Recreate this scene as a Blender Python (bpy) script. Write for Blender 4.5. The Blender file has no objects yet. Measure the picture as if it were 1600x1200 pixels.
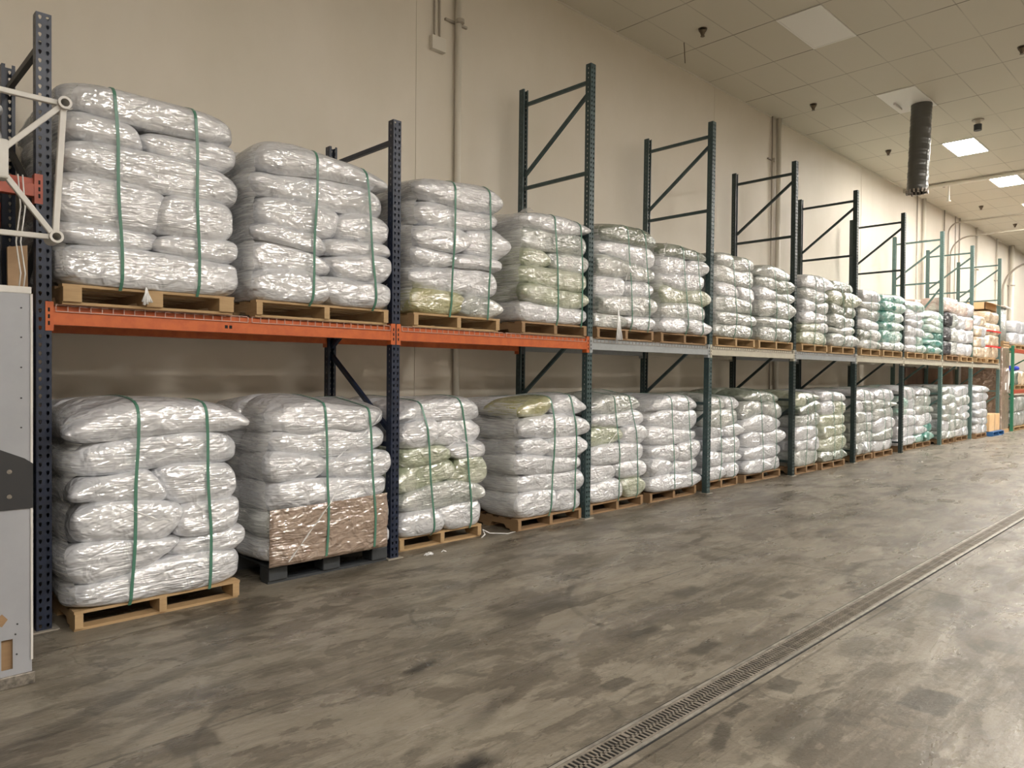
import bpy, bmesh, math, random
import numpy as np
from mathutils import Vector, Matrix
from mathutils.bvhtree import BVHTree

random.seed(7)
scn = bpy.context.scene
col = scn.collection

# ------------------------------------------------------------------ camera
F_PX = 1137.48
YAW, PITCH, ROLL = 0.7961, -0.0132, 0.0077
CAM = Vector((-1.0388, -5.0755, 1.5557))
fw = Vector((math.cos(YAW) * math.cos(PITCH), math.sin(YAW) * math.cos(PITCH), math.sin(PITCH)))
rt0 = fw.cross(Vector((0, 0, 1))).normalized()
up0 = rt0.cross(fw)
RT = rt0 * math.cos(ROLL) + up0 * math.sin(ROLL)
UP = up0 * math.cos(ROLL) - rt0 * math.sin(ROLL)
cd = bpy.data.cameras.new('camera')
cam = bpy.data.objects.new('camera', cd)
col.objects.link(cam)
cd.sensor_width = 36.0
cd.lens = F_PX / 1600 * 36.0
cd.clip_end = 200
cam.matrix_world = Matrix(((RT.x, UP.x, -fw.x, CAM.x), (RT.y, UP.y, -fw.y, CAM.y), (RT.z, UP.z, -fw.z, CAM.z), (0, 0, 0, 1)))
scn.camera = cam

# ------------------------------------------------------------------ world, exposure
w = bpy.data.worlds.new('world')
scn.world = w
w.use_nodes = True
w.node_tree.nodes['Background'].inputs[0].default_value = (1.0, 0.93, 0.82, 1)
w.node_tree.nodes['Background'].inputs[1].default_value = 0.0
scn.view_settings.view_transform = 'Standard'
scn.view_settings.look = 'None'
scn.view_settings.gamma = 1
scn.view_settings.use_curve_mapping = False
scn.view_settings.exposure = 1.20

CEIL = 6.337        # ceiling height
WALL = 1.25         # wall behind the racks
LAMP = 30.0         # emission of a lit ceiling panel
LAMP_COL = (1.0, 0.95, 0.88)


def at(x, y, axis, val):
    """point where the sight line of pixel (x, y) meets the plane axis = val (used to measure the room)"""
    d = fw + RT * ((x - 800) / F_PX) - UP * ((y - 600) / F_PX)
    t = (val - CAM[axis]) / d[axis]
    return CAM + d * t


# ------------------------------------------------------------------ materials
def new_mat(name):
    m = bpy.data.materials.new(name)
    m.use_nodes = True
    nt = m.node_tree
    return m, nt, nt.nodes['Principled BSDF']


def nd(nt, typ, **kw):
    n = nt.nodes.new(typ)
    for k, v in kw.items():
        if k in n.inputs.keys():
            n.inputs[k].default_value = v
        else:
            setattr(n, k, v)
    return n


def simple(name, c, rough=0.5, metal=0.0, noise=0.0, nscale=8.0, bump=0.0, spec=0.5, c2=None):
    m, nt, b = new_mat(name)
    b.inputs['Base Color'].default_value = (*c, 1)
    b.inputs['Roughness'].default_value = rough
    b.inputs['Metallic'].default_value = metal
    b.inputs['Specular IOR Level'].default_value = spec
    if noise or bump or c2:
        g = nd(nt, 'ShaderNodeNewGeometry')
        n = nd(nt, 'ShaderNodeTexNoise', Scale=nscale, Detail=5.0, Roughness=0.6)
        nt.links.new(g.outputs['Position'], n.inputs['Vector'])
        if noise or c2:
            r = nd(nt, 'ShaderNodeMix', data_type='RGBA')
            cc = c2 or tuple(x * (1 - noise) for x in c)
            r.inputs[6].default_value = (*c, 1)
            r.inputs[7].default_value = (*cc, 1)
            mr = nd(nt, 'ShaderNodeMapRange')
            mr.inputs['From Min'].default_value = 0.4
            mr.inputs['From Max'].default_value = 0.65
            nt.links.new(n.outputs['Fac'], mr.inputs['Value'])
            nt.links.new(mr.outputs[0], r.inputs[0])
            nt.links.new(r.outputs[2], b.inputs['Base Color'])
        if bump:
            bp = nd(nt, 'ShaderNodeBump', Strength=bump, Distance=0.01)
            nt.links.new(n.outputs['Fac'], bp.inputs['Height'])
            nt.links.new(bp.outputs[0], b.inputs['Normal'])
    return m


def vmul(nt, src, v):
    n = nd(nt, 'ShaderNodeVectorMath', operation='MULTIPLY')
    nt.links.new(src, n.inputs[0])
    n.inputs[1].default_value = v
    return n.outputs[0]


def bag_mat(name, c, c2=None, coat=1.0, stripe=False):
    """woven sack under tight stretch film: dull sack, glossy film with stretched wrinkles"""
    m, nt, b = new_mat(name)
    L = nt.links.new
    g = nd(nt, 'ShaderNodeNewGeometry')
    pos = g.outputs['Position']
    # sack colour, softly mottled
    n0 = nd(nt, 'ShaderNodeTexNoise', Scale=4.0, Detail=4.0, Roughness=0.6)
    L(pos, n0.inputs['Vector'])
    mx = nd(nt, 'ShaderNodeMix', data_type='RGBA')
    mx.inputs[6].default_value = (*c, 1)
    mx.inputs[7].default_value = (*(c2 or tuple(x * 0.86 for x in c)), 1)
    mr = nd(nt, 'ShaderNodeMapRange')
    mr.inputs['From Min'].default_value = 0.42
    mr.inputs['From Max'].default_value = 0.62
    L(n0.outputs['Fac'], mr.inputs['Value'])
    L(mr.outputs[0], mx.inputs[0])
    L(mx.outputs[2], b.inputs['Base Color'])
    b.inputs['Roughness'].default_value = 0.5
    b.inputs['Specular IOR Level'].default_value = 0.4
    # film wrinkles: long horizontal streaks, slanting streaks and a crumple
    s1 = nd(nt, 'ShaderNodeTexNoise', Scale=1.0, Detail=1.0, Roughness=0.4, Distortion=0.25)
    L(vmul(nt, pos, (3.0, 3.0, 105.0)), s1.inputs['Vector'])
    rot = nd(nt, 'ShaderNodeVectorRotate', rotation_type='Y_AXIS')
    rot.inputs['Angle'].default_value = 0.35
    L(pos, rot.inputs['Vector'])
    s2 = nd(nt, 'ShaderNodeTexNoise', Scale=1.0, Detail=1.0, Roughness=0.4, Distortion=0.5)
    L(vmul(nt, rot.outputs[0], (5.0, 5.0, 30.0)), s2.inputs['Vector'])
    s3 = nd(nt, 'ShaderNodeTexNoise', Scale=9.0, Detail=2.0, Roughness=0.45, Distortion=0.6)
    L(pos, s3.inputs['Vector'])
    k = nd(nt, 'ShaderNodeTexNoise', Scale=2.2, Detail=2.0)
    L(pos, k.inputs['Vector'])
    kr = nd(nt, 'ShaderNodeMapRange')
    kr.inputs['From Min'].default_value = 0.38
    kr.inputs['From Max'].default_value = 0.62
    kr.inputs['To Min'].default_value = 0.15
    L(k.outputs['Fac'], kr.inputs['Value'])
    # height in metres: crumple + slanting folds + horizontal stretch lines, stronger in some areas
    s4 = nd(nt, 'ShaderNodeTexNoise', Scale=1.0, Detail=1.0, Roughness=0.5, Distortion=1.0)
    L(vmul(nt, pos, (9.0, 9.0, 22.0)), s4.inputs['Vector'])

    def madd(src, k_, acc=None):
        x = nd(nt, 'ShaderNodeMath', operation='MULTIPLY_ADD')
        L(src, x.inputs[0])
        if isinstance(k_, float):
            x.inputs[1].default_value = k_
        else:
            L(k_, x.inputs[1])
        if acc is None:
            x.inputs[2].default_value = 0.0
        else:
            L(acc, x.inputs[2])
        return x.outputs[0]
    amp = nd(nt, 'ShaderNodeMath', operation='MULTIPLY')
    L(kr.outputs[0], amp.inputs[0])
    amp.inputs[1].default_value = 0.0075
    h1 = madd(s1.outputs['Fac'], amp.outputs[0])
    h2 = madd(s2.outputs['Fac'], 0.009, h1)
    h3 = madd(s3.outputs['Fac'], 0.030, h2)
    h4 = madd(s4.outputs['Fac'], 0.013, h3)
    bp = nd(nt, 'ShaderNodeBump', Strength=1.0, Distance=1.0)
    L(h4, bp.inputs['Height'])
    b.inputs['Coat Weight'].default_value = coat
    b.inputs['Coat Roughness'].default_value = 0.15
    b.inputs['Coat IOR'].default_value = 2.9
    L(bp.outputs[0], b.inputs['Coat Normal'])
    bp2 = nd(nt, 'ShaderNodeBump', Strength=1.0, Distance=1.0)
    L(h4, bp2.inputs['Height'])
    L(bp2.outputs[0], b.inputs['Normal'])
    return m


def film_mat(name, tint=(0.8, 0.8, 0.78), clear=0.6, freq=(5.0, 5.0, 90.0)):
    """clear stretch film: mostly see-through with stretched wrinkles"""
    m, nt, b = new_mat(name)
    L = nt.links.new
    g = nd(nt, 'ShaderNodeNewGeometry')
    s1 = nd(nt, 'ShaderNodeTexNoise', Scale=1.0, Detail=2.0, Roughness=0.4, Distortion=0.3)
    L(vmul(nt, g.outputs['Position'], freq), s1.inputs['Vector'])
    bp = nd(nt, 'ShaderNodeBump', Strength=1.0, Distance=0.003)
    L(s1.outputs['Fac'], bp.inputs['Height'])
    b.inputs['Base Color'].default_value = (*tint, 1)
    b.inputs['Roughness'].default_value = 0.16
    b.inputs['Specular IOR Level'].default_value = 0.7
    L(bp.outputs[0], b.inputs['Normal'])
    mr = nd(nt, 'ShaderNodeMapRange')
    mr.inputs['From Min'].default_value = 0.35
    mr.inputs['From Max'].default_value = 0.7
    mr.inputs['To Min'].default_value = 1.0 - clear - 0.15
    mr.inputs['To Max'].default_value = 1.0 - clear + 0.25
    L(s1.outputs['Fac'], mr.inputs['Value'])
    L(mr.outputs[0], b.inputs['Alpha'])
    return m


M = {}
M['white'] = bag_mat('white_sack', (0.65, 0.66, 0.69), (0.55, 0.56, 0.59))
M['grey'] = bag_mat('greyish_sack', (0.33, 0.36, 0.335), (0.54, 0.55, 0.53))
M['green'] = bag_mat('pale_green_sack', (0.33, 0.37, 0.25), (0.52, 0.54, 0.44))
M['olive'] = bag_mat('olive_sack', (0.34, 0.33, 0.14), (0.48, 0.48, 0.30))
M['dark'] = bag_mat('dark_green_sack', (0.15, 0.18, 0.14), (0.30, 0.33, 0.28))
M['teal'] = bag_mat('teal_sack', (0.05, 0.27, 0.23), (0.30, 0.50, 0.45))
M['mint'] = bag_mat('mint_sack', (0.34, 0.53, 0.47), (0.62, 0.68, 0.64))
M['pink'] = bag_mat('pinkish_bale', (0.66, 0.44, 0.38), (0.75, 0.66, 0.58))
M['tan'] = bag_mat('tan_bundle', (0.62, 0.47, 0.32), (0.72, 0.60, 0.45))
M['black'] = bag_mat('black_bundle', (0.02, 0.02, 0.025), (0.05, 0.05, 0.06), coat=0.3)
M['carton_wrapped'] = bag_mat('wrapped_cardboard', (0.28, 0.19, 0.135), (0.33, 0.23, 0.165))
M['carton'] = simple('cardboard', (0.48, 0.32, 0.19), 0.8, noise=0.15, nscale=6)
M['carton_dark'] = simple('brown_board', (0.17, 0.105, 0.07), 0.8, noise=0.2, nscale=3)
M['carton_light'] = simple('tan_cardboard', (0.70, 0.46, 0.24), 0.75, noise=0.12, nscale=6)
M['film'] = film_mat('stretch_film', (0.85, 0.85, 0.83), 0.66)
M['film_band'] = film_mat('stretch_film_band', (0.9, 0.9, 0.9), 0.5, (6.0, 6.0, 6.0))
M['film_end'] = film_mat('twisted_film', (0.9, 0.9, 0.9), 0.3, (60.0, 60.0, 12.0))
M['strap'] = simple('green_strap', (0.075, 0.205, 0.145), 0.3)
M['red_strap'] = simple('red_strap', (0.65, 0.03, 0.03), 0.4)
M['navy'] = simple('navy_enamel', (0.012, 0.020, 0.046), 0.38, noise=0.3, nscale=20)
M['slate'] = simple('slate_green_enamel', (0.050, 0.085, 0.088), 0.4, noise=0.25, nscale=15)
M['teal_enamel'] = simple('grey_green_enamel', (0.10, 0.17, 0.155), 0.45, noise=0.2, nscale=15)
M['dark_enamel'] = simple('dark_green_enamel', (0.028, 0.045, 0.044), 0.42, noise=0.25, nscale=15)
M['green_enamel'] = simple('bright_green_enamel', (0.03, 0.18, 0.10), 0.4)
M['orange'] = simple('orange_enamel', (0.55, 0.125, 0.030), 0.38, c2=(0.46, 0.095, 0.024), nscale=14)
M['red'] = simple('red_enamel', (0.42, 0.085, 0.045), 0.42, noise=0.2, nscale=14)
M['beam_grey'] = simple('grey_enamel', (0.34, 0.36, 0.37), 0.42, noise=0.1, nscale=14)
M['beam_cream'] = simple('cream_enamel', (0.52, 0.49, 0.40), 0.42, noise=0.1, nscale=14)
M['wire'] = simple('galvanised_wire', (0.42, 0.37, 0.33), 0.45, metal=0.5)
M['wire_red'] = simple('rusty_red_wire', (0.50, 0.32, 0.26), 0.5)
M['dark_hole'] = simple('slot_shadow', (0.01, 0.01, 0.01), 0.9)
M['plastic_dark'] = simple('charcoal_plastic', (0.045, 0.05, 0.055), 0.55, noise=0.2, nscale=10)
M['blue_plastic'] = simple('blue_plastic', (0.03, 0.12, 0.30), 0.5)
M['white_paint'] = simple('white_painted_steel', (0.62, 0.60, 0.56), 0.4, noise=0.12, nscale=5, bump=0.05)
M['cab_paint'] = simple('grey_white_sheet', (0.33, 0.335, 0.355), 0.5, noise=0.10, nscale=3)
M['handle_black'] = simple('black_bracket', (0.025, 0.025, 0.027), 0.5)
M['dirty_metal'] = simple('worn_metal', (0.30, 0.27, 0.23), 0.45, metal=0.5, noise=0.6, nscale=25, bump=0.3)
M['pipe'] = simple('painted_pipe', (0.66, 0.62, 0.54), 0.45)
M['conduit'] = simple('grey_conduit', (0.42, 0.38, 0.32), 0.45, metal=0.3)
M['brass'] = simple('brass', (0.14, 0.11, 0.08), 0.35, metal=0.8)
M['duct'] = simple('grey_flexible_duct', (0.13, 0.13, 0.125), 0.3, metal=0.55, spec=0.6)
M['panel_white'] = simple('white_panel', (0.82, 0.80, 0.76), 0.5)
M['paper'] = simple('white_paper', (0.75, 0.74, 0.72), 0.7)
M['blue'] = simple('blue_bag', (0.02, 0.04, 0.45), 0.5)


def wood_mat(name, c1, c2):
    m, nt, b = new_mat(name)
    L = nt.links.new
    g = nd(nt, 'ShaderNodeNewGeometry')
    n = nd(nt, 'ShaderNodeTexNoise', Scale=1.0, Detail=4.0, Roughness=0.65, Distortion=0.5)
    L(vmul(nt, g.outputs['Position'], (6.0, 9.0, 55.0)), n.inputs['Vector'])
    mx = nd(nt, 'ShaderNodeMix', data_type='RGBA')
    mx.inputs[6].default_value = (*c1, 1)
    mx.inputs[7].default_value = (*c2, 1)
    L(n.outputs['Fac'], mx.inputs[0])
    L(mx.outputs[2], b.inputs['Base Color'])
    b.inputs['Roughness'].default_value = 0.75
    return m


M['wood'] = wood_mat('pallet_wood', (0.52, 0.36, 0.19), (0.32, 0.20, 0.095))
M['wood_dark'] = wood_mat('old_pallet_wood', (0.36, 0.23, 0.12), (0.22, 0.13, 0.065))

m, nt, b = new_mat('lit_diffuser')
b.inputs['Base Color'].default_value = (0.9, 0.9, 0.88, 1)
b.inputs['Emission Color'].default_value = (*LAMP_COL, 1)
b.inputs['Emission Strength'].default_value = LAMP
M['lit'] = m
m = m.copy()
m.node_tree.nodes['Principled BSDF'].inputs['Emission Strength'].default_value = LAMP * 2.3
M['lit_strong'] = m  # raised emission for the added unseen panels, for highlights on the film


def wall_mat():
    m, nt, b = new_mat('wall_paint')
    L = nt.links.new
    g = nd(nt, 'ShaderNodeNewGeometry')
    n = nd(nt, 'ShaderNodeTexNoise', Scale=0.9, Detail=5.0, Roughness=0.6)
    L(vmul(nt, g.outputs['Position'], (1.0, 1.0, 0.6)), n.inputs['Vector'])
    r = nd(nt, 'ShaderNodeValToRGB')
    r.color_ramp.elements[0].position = 0.35
    r.color_ramp.elements[0].color = (0.64, 0.587, 0.495, 1)
    r.color_ramp.elements[1].position = 0.65
    r.color_ramp.elements[1].color = (0.69, 0.636, 0.55, 1)
    L(n.outputs['Fac'], r.inputs['Fac'])
    L(r.outputs[0], b.inputs['Base Color'])
    b.inputs['Roughness'].default_value = 0.55
    b.inputs['Specular IOR Level'].default_value = 0.35
    bp = nd(nt, 'ShaderNodeBump', Strength=0.25, Distance=0.02)
    L(n.outputs['Fac'], bp.inputs['Height'])
    L(bp.outputs[0], b.inputs['Normal'])
    return m


def ceil_mat():
    """lay-in tiles 4 ft by 2 ft with thin dark joints"""
    m, nt, b = new_mat('ceiling_tiles')
    L = nt.links.new
    g = nd(nt, 'ShaderNodeNewGeometry')
    sep = nd(nt, 'ShaderNodeSeparateXYZ')
    L(g.outputs['Position'], sep.inputs[0])

    def line(src, off, period, wdt):
        a = nd(nt, 'ShaderNodeMath', operation='SUBTRACT')
        L(src, a.inputs[0])
        a.inputs[1].default_value = off - period * 200
        f = nd(nt, 'ShaderNodeMath', operation='PINGPONG')
        L(a.outputs[0], f.inputs[0])
        f.inputs[1].default_value = period / 2
        c = nd(nt, 'ShaderNodeMapRange')
        c.inputs['From Min'].default_value = wdt * 0.6
        c.inputs['From Max'].default_value = wdt
        c.inputs['To Min'].default_value = 1.0
        c.inputs['To Max'].default_value = 0.0
        L(f.outputs[0], c.inputs['Value'])
        return c.outputs[0]
    lx = line(sep.outputs[0], 7.116, 1.2213, 0.013)
    ly = line(sep.outputs[1], -0.49, 0.61, 0.009)
    sy = nd(nt, 'ShaderNodeMath', operation='MULTIPLY')
    L(ly, sy.inputs[0])
    sy.inputs[1].default_value = 0.45
    mxm = nd(nt, 'ShaderNodeMath', operation='MAXIMUM')
    L(lx, mxm.inputs[0])
    L(sy.outputs[0], mxm.inputs[1])
    n = nd(nt, 'ShaderNodeTexNoise', Scale=1.2, Detail=3.0)
    L(g.outputs['Position'], n.inputs['Vector'])
    mul = nd(nt, 'ShaderNodeMath', operation='MULTIPLY')
    L(mxm.outputs[0], mul.inputs[0])
    nr = nd(nt, 'ShaderNodeMapRange')
    nr.inputs['From Min'].default_value = 0.35
    nr.inputs['From Max'].default_value = 0.6
    nr.inputs['To Min'].default_value = 0.35
    nr.inputs['To Max'].default_value = 0.9
    L(n.outputs['Fac'], nr.inputs['Value'])
    L(nr.outputs[0], mul.inputs[1])
    mx = nd(nt, 'ShaderNodeMix', data_type='RGBA')
    mx.inputs[6].default_value = (0.60, 0.56, 0.47, 1)
    mx.inputs[7].default_value = (0.13, 0.11, 0.08, 1)
    L(mul.outputs[0], mx.inputs[0])
    L(mx.outputs[2], b.inputs['Base Color'])
    b.inputs['Roughness'].default_value = 0.6
    b.inputs['Specular IOR Level'].default_value = 0.3
    return m


def floor_mat():
    """worn sealed concrete: saw joints, rectangular patches, scuffs, dark spots"""
    m, nt, b = new_mat('worn_concrete')
    L = nt.links.new
    g = nd(nt, 'ShaderNodeNewGeometry')
    pos = g.outputs['Position']

    def noise(scale, v=None, detail=5.0, rough=0.6, dist=0.0):
        n = nd(nt, 'ShaderNodeTexNoise', Scale=scale, Detail=detail, Roughness=rough, Distortion=dist)
        L(vmul(nt, pos, v) if v else pos, n.inputs['Vector'])
        return n.outputs['Fac']

    def rng(src, a, b_, c=0.0, d=1.0):
        r = nd(nt, 'ShaderNodeMapRange')
        for k, v in zip(('From Min', 'From Max', 'To Min', 'To Max'), (a, b_, c, d)):
            r.inputs[k].default_value = v
        L(src, r.inputs['Value'])
        return r.outputs[0]

    def mix(fac, a, b_):
        x = nd(nt, 'ShaderNodeMix', data_type='RGBA')
        L(fac, x.inputs[0])
        if isinstance(a, tuple):
            x.inputs[6].default_value = (*a, 1)
        else:
            L(a, x.inputs[6])
        if isinstance(b_, tuple):
            x.inputs[7].default_value = (*b_, 1)
        else:
            L(b_, x.inputs[7])
        return x.outputs[2]

    def mth(op, a, b_):
        x = nd(nt, 'ShaderNodeMath', operation=op)
        for i, v in enumerate((a, b_)):
            if isinstance(v, (int, float)):
                x.inputs[i].default_value = v
            else:
                L(v, x.inputs[i])
        return x.outputs[0]
    c = mix(rng(noise(0.35, detail=4), 0.35, 0.65), (0.162, 0.144, 0.119), (0.209, 0.191, 0.162))
    # rectangular worn patches: bricks of two sizes, jittered by distortion
    wob = nd(nt, 'ShaderNodeTexNoise', Scale=3.0, Detail=4.0)
    L(pos, wob.inputs['Vector'])
    wv = nd(nt, 'ShaderNodeVectorMath', operation='MULTIPLY_ADD')
    L(wob.outputs['Color'], wv.inputs[0])
    wv.inputs[1].default_value = (0.10, 0.10, 0.0)
    L(pos, wv.inputs[2])

    def patches(wd, ht, off, seed):
        mp = nd(nt, 'ShaderNodeVectorMath', operation='ADD')
        L(wv.outputs[0], mp.inputs[0])
        mp.inputs[1].default_value = seed
        bt = nd(nt, 'ShaderNodeTexBrick', Scale=1.0)
        L(mp.outputs[0], bt.inputs['Vector'])
        bt.inputs['Brick Width'].default_value = wd
        bt.inputs['Row Height'].default_value = ht
        bt.inputs['Mortar Size'].default_value = 0.0
        bt.inputs['Color1'].default_value = (0, 0, 0, 1)
        bt.inputs['Color2'].default_value = (1, 1, 1, 1)
        bt.offset = off
        return bt.outputs['Color']
    p1 = patches(0.62, 0.30, 0.37, (3.1, 1.7, 0))
    p2 = patches(0.41, 0.46, 0.61, (7.7, 5.2, 0))
    c = mix(mth('MULTIPLY', rng(p1, 0.68, 0.70), rng(noise(0.8), 0.45, 0.50, 0.0, 0.8)), c, (0.108, 0.095, 0.076))
    c = mix(mth('MULTIPLY', rng(p2, 0.80, 0.84), rng(noise(0.6, (1, 1.3, 1)), 0.42, 0.55, 0.0, 0.6)), c, (0.259, 0.241, 0.209))
    # broad stains and tyre smears running along the aisle
    c = mix(rng(noise(1.0, (0.5, 2.2, 1), 6.0, 0.65, 0.4), 0.50, 0.66, 0.0, 0.50), c, (0.097, 0.085, 0.066))
    c = mix(rng(noise(1.0, (1.1, 9.0, 1), 6.0, 0.7, 0.5), 0.54, 0.64, 0.0, 0.38), c, (0.086, 0.076, 0.059))
    c = mix(rng(noise(1.0, (0.9, 5.0, 1), 5.0, 0.7, 0.8), 0.52, 0.62, 0.0, 0.55), c, (0.302, 0.284, 0.245))
    # dark blots
    c = mix(rng(noise(1.7, (1.0, 1.6, 1), 4.0, 0.6, 0.6), 0.64, 0.68, 0.0, 0.55), c, (0.050, 0.045, 0.036))
    # fine speckle
    c = mix(rng(noise(24.0, detail=4), 0.50, 0.75, 0.0, 0.28), c, (0.094, 0.083, 0.065))
    c = mix(rng(noise(1.0, (6.0, 8.5, 1), 8.0, 0.72, 0.4), 0.50, 0.60, 0.0, 0.38), c, (0.075, 0.066, 0.053))
    c = mix(rng(noise(1.0, (3.0, 8.0, 1), 8.0, 0.72, 1.0), 0.55, 0.60, 0.0, 0.55), c, (0.29, 0.27, 0.235))
    c = mix(rng(noise(1.0, (1.5, 3.4, 1), 9.0, 0.66, 0.3), 0.54, 0.548, 0.0, 0.48), c, (0.085, 0.074, 0.058))
    c = mix(rng(noise(1.0, (2.1, 2.6, 1), 8.0, 0.60, 0.3), 0.555, 0.562, 0.0, 0.62), c, (0.095, 0.083, 0.066))
    c = mix(rng(noise(1.0, (1.0, 1.9, 1), 8.0, 0.62, 0.3), 0.54, 0.55, 0.0, 0.55), c, (0.27, 0.25, 0.215))
    for v_, am_ in (((0.8, 5.5, 1), 0.55), ((1.7, 2.6, 1), 0.35), ((2.5, 9.0, 1), 0.45)):
        ln = mth('ABSOLUTE', mth('SUBTRACT', noise(1.0, v_, 3.0, 0.55, 0.3), 0.5), 0)
        c = mix(mth('MULTIPLY', rng(ln, 0.0015, 0.005, am_, 0.0), rng(noise(1.4, (1, 1.7, 1)), 0.46, 0.56, 0.0, 1.0)), c, (0.055, 0.048, 0.038))
    c = mix(rng(noise(1.0, (0.45, 11.0, 1), 8.0, 0.75, 0.25), 0.56, 0.60, 0.0, 0.28), c, (0.075, 0.066, 0.052))
    c = mix(rng(noise(1.0, (0.8, 17.0, 1), 7.0, 0.75, 0.3), 0.56, 0.62, 0.0, 0.25), c, (0.27, 0.25, 0.215))
    # scratches: thin crossing streaks
    rot = nd(nt, 'ShaderNodeVectorRotate', rotation_type='Z_AXIS')
    rot.inputs['Angle'].default_value = 0.5
    L(pos, rot.inputs['Vector'])
    sc = nd(nt, 'ShaderNodeTexNoise', Scale=1.0, Detail=6.0, Roughness=0.75, Distortion=1.5)
    L(vmul(nt, rot.outputs[0], (1.4, 22.0, 1.0)), sc.inputs['Vector'])
    c = mix(rng(sc.outputs['Fac'], 0.63, 0.70, 0.0, 0.5), c, (0.079, 0.071, 0.058))
    # curved tyre marks
    sep = nd(nt, 'ShaderNodeSeparateXYZ')
    L(pos, sep.inputs[0])

    def ring(cx, cy, r, wd, lo, hi):
        dx = mth('SUBTRACT', sep.outputs[0], cx)
        dy = mth('SUBTRACT', sep.outputs[1], cy)
        d = mth('SQRT', mth('ADD', mth('MULTIPLY', dx, dx), mth('MULTIPLY', dy, dy)), 0)
        e = mth('ABSOLUTE', mth('SUBTRACT', d, r), 0)
        an = mth('ARCTAN2', dy, dx)
        seg = mth('MULTIPLY', mth('GREATER_THAN', an, lo), mth('LESS_THAN', an, hi))
        return mth('MULTIPLY', mth('MULTIPLY', rng(e, wd * 0.4, wd, 0.6, 0.0), seg), rng(noise(6.0), 0.35, 0.6, 0.3, 1.0))
    for a in ((0.62, -2.25, 0.55, 0.02, 2.0, 3.6), (2.1, -1.55, 0.42, 0.018, 2.2, 3.9), (4.3, -4.6, 0.8, 0.05, 0.4, 2.4),
              (3.4, -2.4, 0.9, 0.03, 1.9, 3.0), (5.2, -3.9, 1.1, 0.04, 1.2, 2.8)):
        c = mix(ring(*a), c, (0.040, 0.036, 0.030))
    # single worn patches, oil spots and a smear, at their measured places
    dw = nd(nt, 'ShaderNodeTexNoise', Scale=9.0, Detail=5.0, Roughness=0.7)
    L(pos, dw.inputs['Vector'])
    dsep = nd(nt, 'ShaderNodeSeparateXYZ')
    L(dw.outputs['Color'], dsep.inputs[0])
    px_ = mth('ADD', sep.outputs[0], mth('MULTIPLY', mth('SUBTRACT', dsep.outputs[0], 0.5), 0.10))
    py_ = mth('ADD', sep.outputs[1], mth('MULTIPLY', mth('SUBTRACT', dsep.outputs[1], 0.5), 0.10))

    def blot(ix, iy, hx, hy, ang=0.0, soft=0.12):
        q = at(ix, iy, 2, 0.0)
        dx, dy = mth('SUBTRACT', px_, q.x), mth('SUBTRACT', py_, q.y)
        ca, sa = math.cos(ang), math.sin(ang)
        u = mth('ADD', mth('MULTIPLY', dx, ca / hx), mth('MULTIPLY', dy, sa / hx))
        v = mth('ADD', mth('MULTIPLY', dx, -sa / hy), mth('MULTIPLY', dy, ca / hy))
        m_ = mth('MAXIMUM', mth('ABSOLUTE', u, 0), mth('ABSOLUTE', v, 0))
        return rng(m_, 1.0 - soft, 1.0 + soft, 1.0, 0.0)
    for (ix, iy, hx, hy, ang, soft, am, cc_) in (
            (300, 1160, .10, .08, 0.0, .12, .6, (.105, .09, .066)), (965, 1069, .10, .05, 0.0, .12, .6, (.075, .066, .05)),
            (1225, 1070, .09, .06, 0.1, .12, .6, (.085, .075, .06)), (1452, 1095, .15, .10, 0.0, .12, .65, (.085, .075, .06)),
            (1100, 1012, .13, .045, 0.1, .2, .65, (.075, .066, .05)), (1235, 930, .09, .05, 0.0, .12, .6, (.08, .07, .055)),
            (1292, 830, .16, .06, 0.0, .12, .55, (.08, .07, .055)), (1075, 925, .16, .07, 0.0, .3, .6, (.075, .066, .05)),
            (1007, 987, .14, .035, -0.1, .15, .6, (.075, .066, .05)), (1150, 1110, .09, .025, 0.0, .15, .6, (.06, .052, .04)),
            (1125, 1150, .13, .03, 0.3, .2, .6, (.06, .052, .04)), (840, 950, .32, .10, 0.0, .35, .55, (.085, .074, .056)),
            (360, 985, .17, .14, 0.0, .1, .30, (.10, .088, .068)), (660, 1042, .12, .035, 0.25, .5, .8, (.06, .052, .04)),
            (740, 1196, .08, .05, 0.0, .6, .95, (.015, .014, .013)), (770, 1105, .16, .035, 0.35, .8, .55, (.07, .06, .048)),
            (160, 1105, .55, .055, 0.42, .35, .45, (.085, .075, .058)), (250, 1130, .50, .03, 0.50, .5, .35, (.085, .075, .058)),
            (1400, 770, .35, .10, 0.0, .3, .45, (.09, .08, .062)), (1550, 890, .18, .08, 0.0, .2, .5, (.09, .08, .062)),
            (1480, 940, .22, .09, 0.2, .3, .55, (.08, .07, .055)), (1340, 1010, .20, .07, 0.1, .3, .45, (.085, .075, .06)),
            (1250, 1140, .25, .10, 0.0, .3, .4, (.085, .075, .06)), (1560, 1010, .10, .08, 0.2, .2, .5, (.08, .07, .055))):
        c = mix(mth('MULTIPLY', blot(ix, iy, hx, hy, ang, soft), min(0.95, am * 1.15)), c, tuple(v_ * 0.5 for v_ in cc_))
    # saw joints
    def line(src, off, period, wdt, amt):
        a = mth('SUBTRACT', src, off - period * 100)
        f = mth('PINGPONG', a, period / 2)
        return mth('MULTIPLY', rng(f, wdt * 0.5, wdt, 1.0, 0.0), rng(noise(2.5), 0.38, 0.55, amt * 0.3, amt))
    c = mix(line(sep.outputs[1], -0.42, 1.47, 0.009, 0.7), c, (0.036, 0.031, 0.024))
    c = mix(line(sep.outputs[0], 4.85, 6.1, 0.012, 0.8), c, (0.036, 0.031, 0.024))
    # cracks
    vo = nd(nt, 'ShaderNodeTexVoronoi', feature='DISTANCE_TO_EDGE', Scale=0.55)
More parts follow.
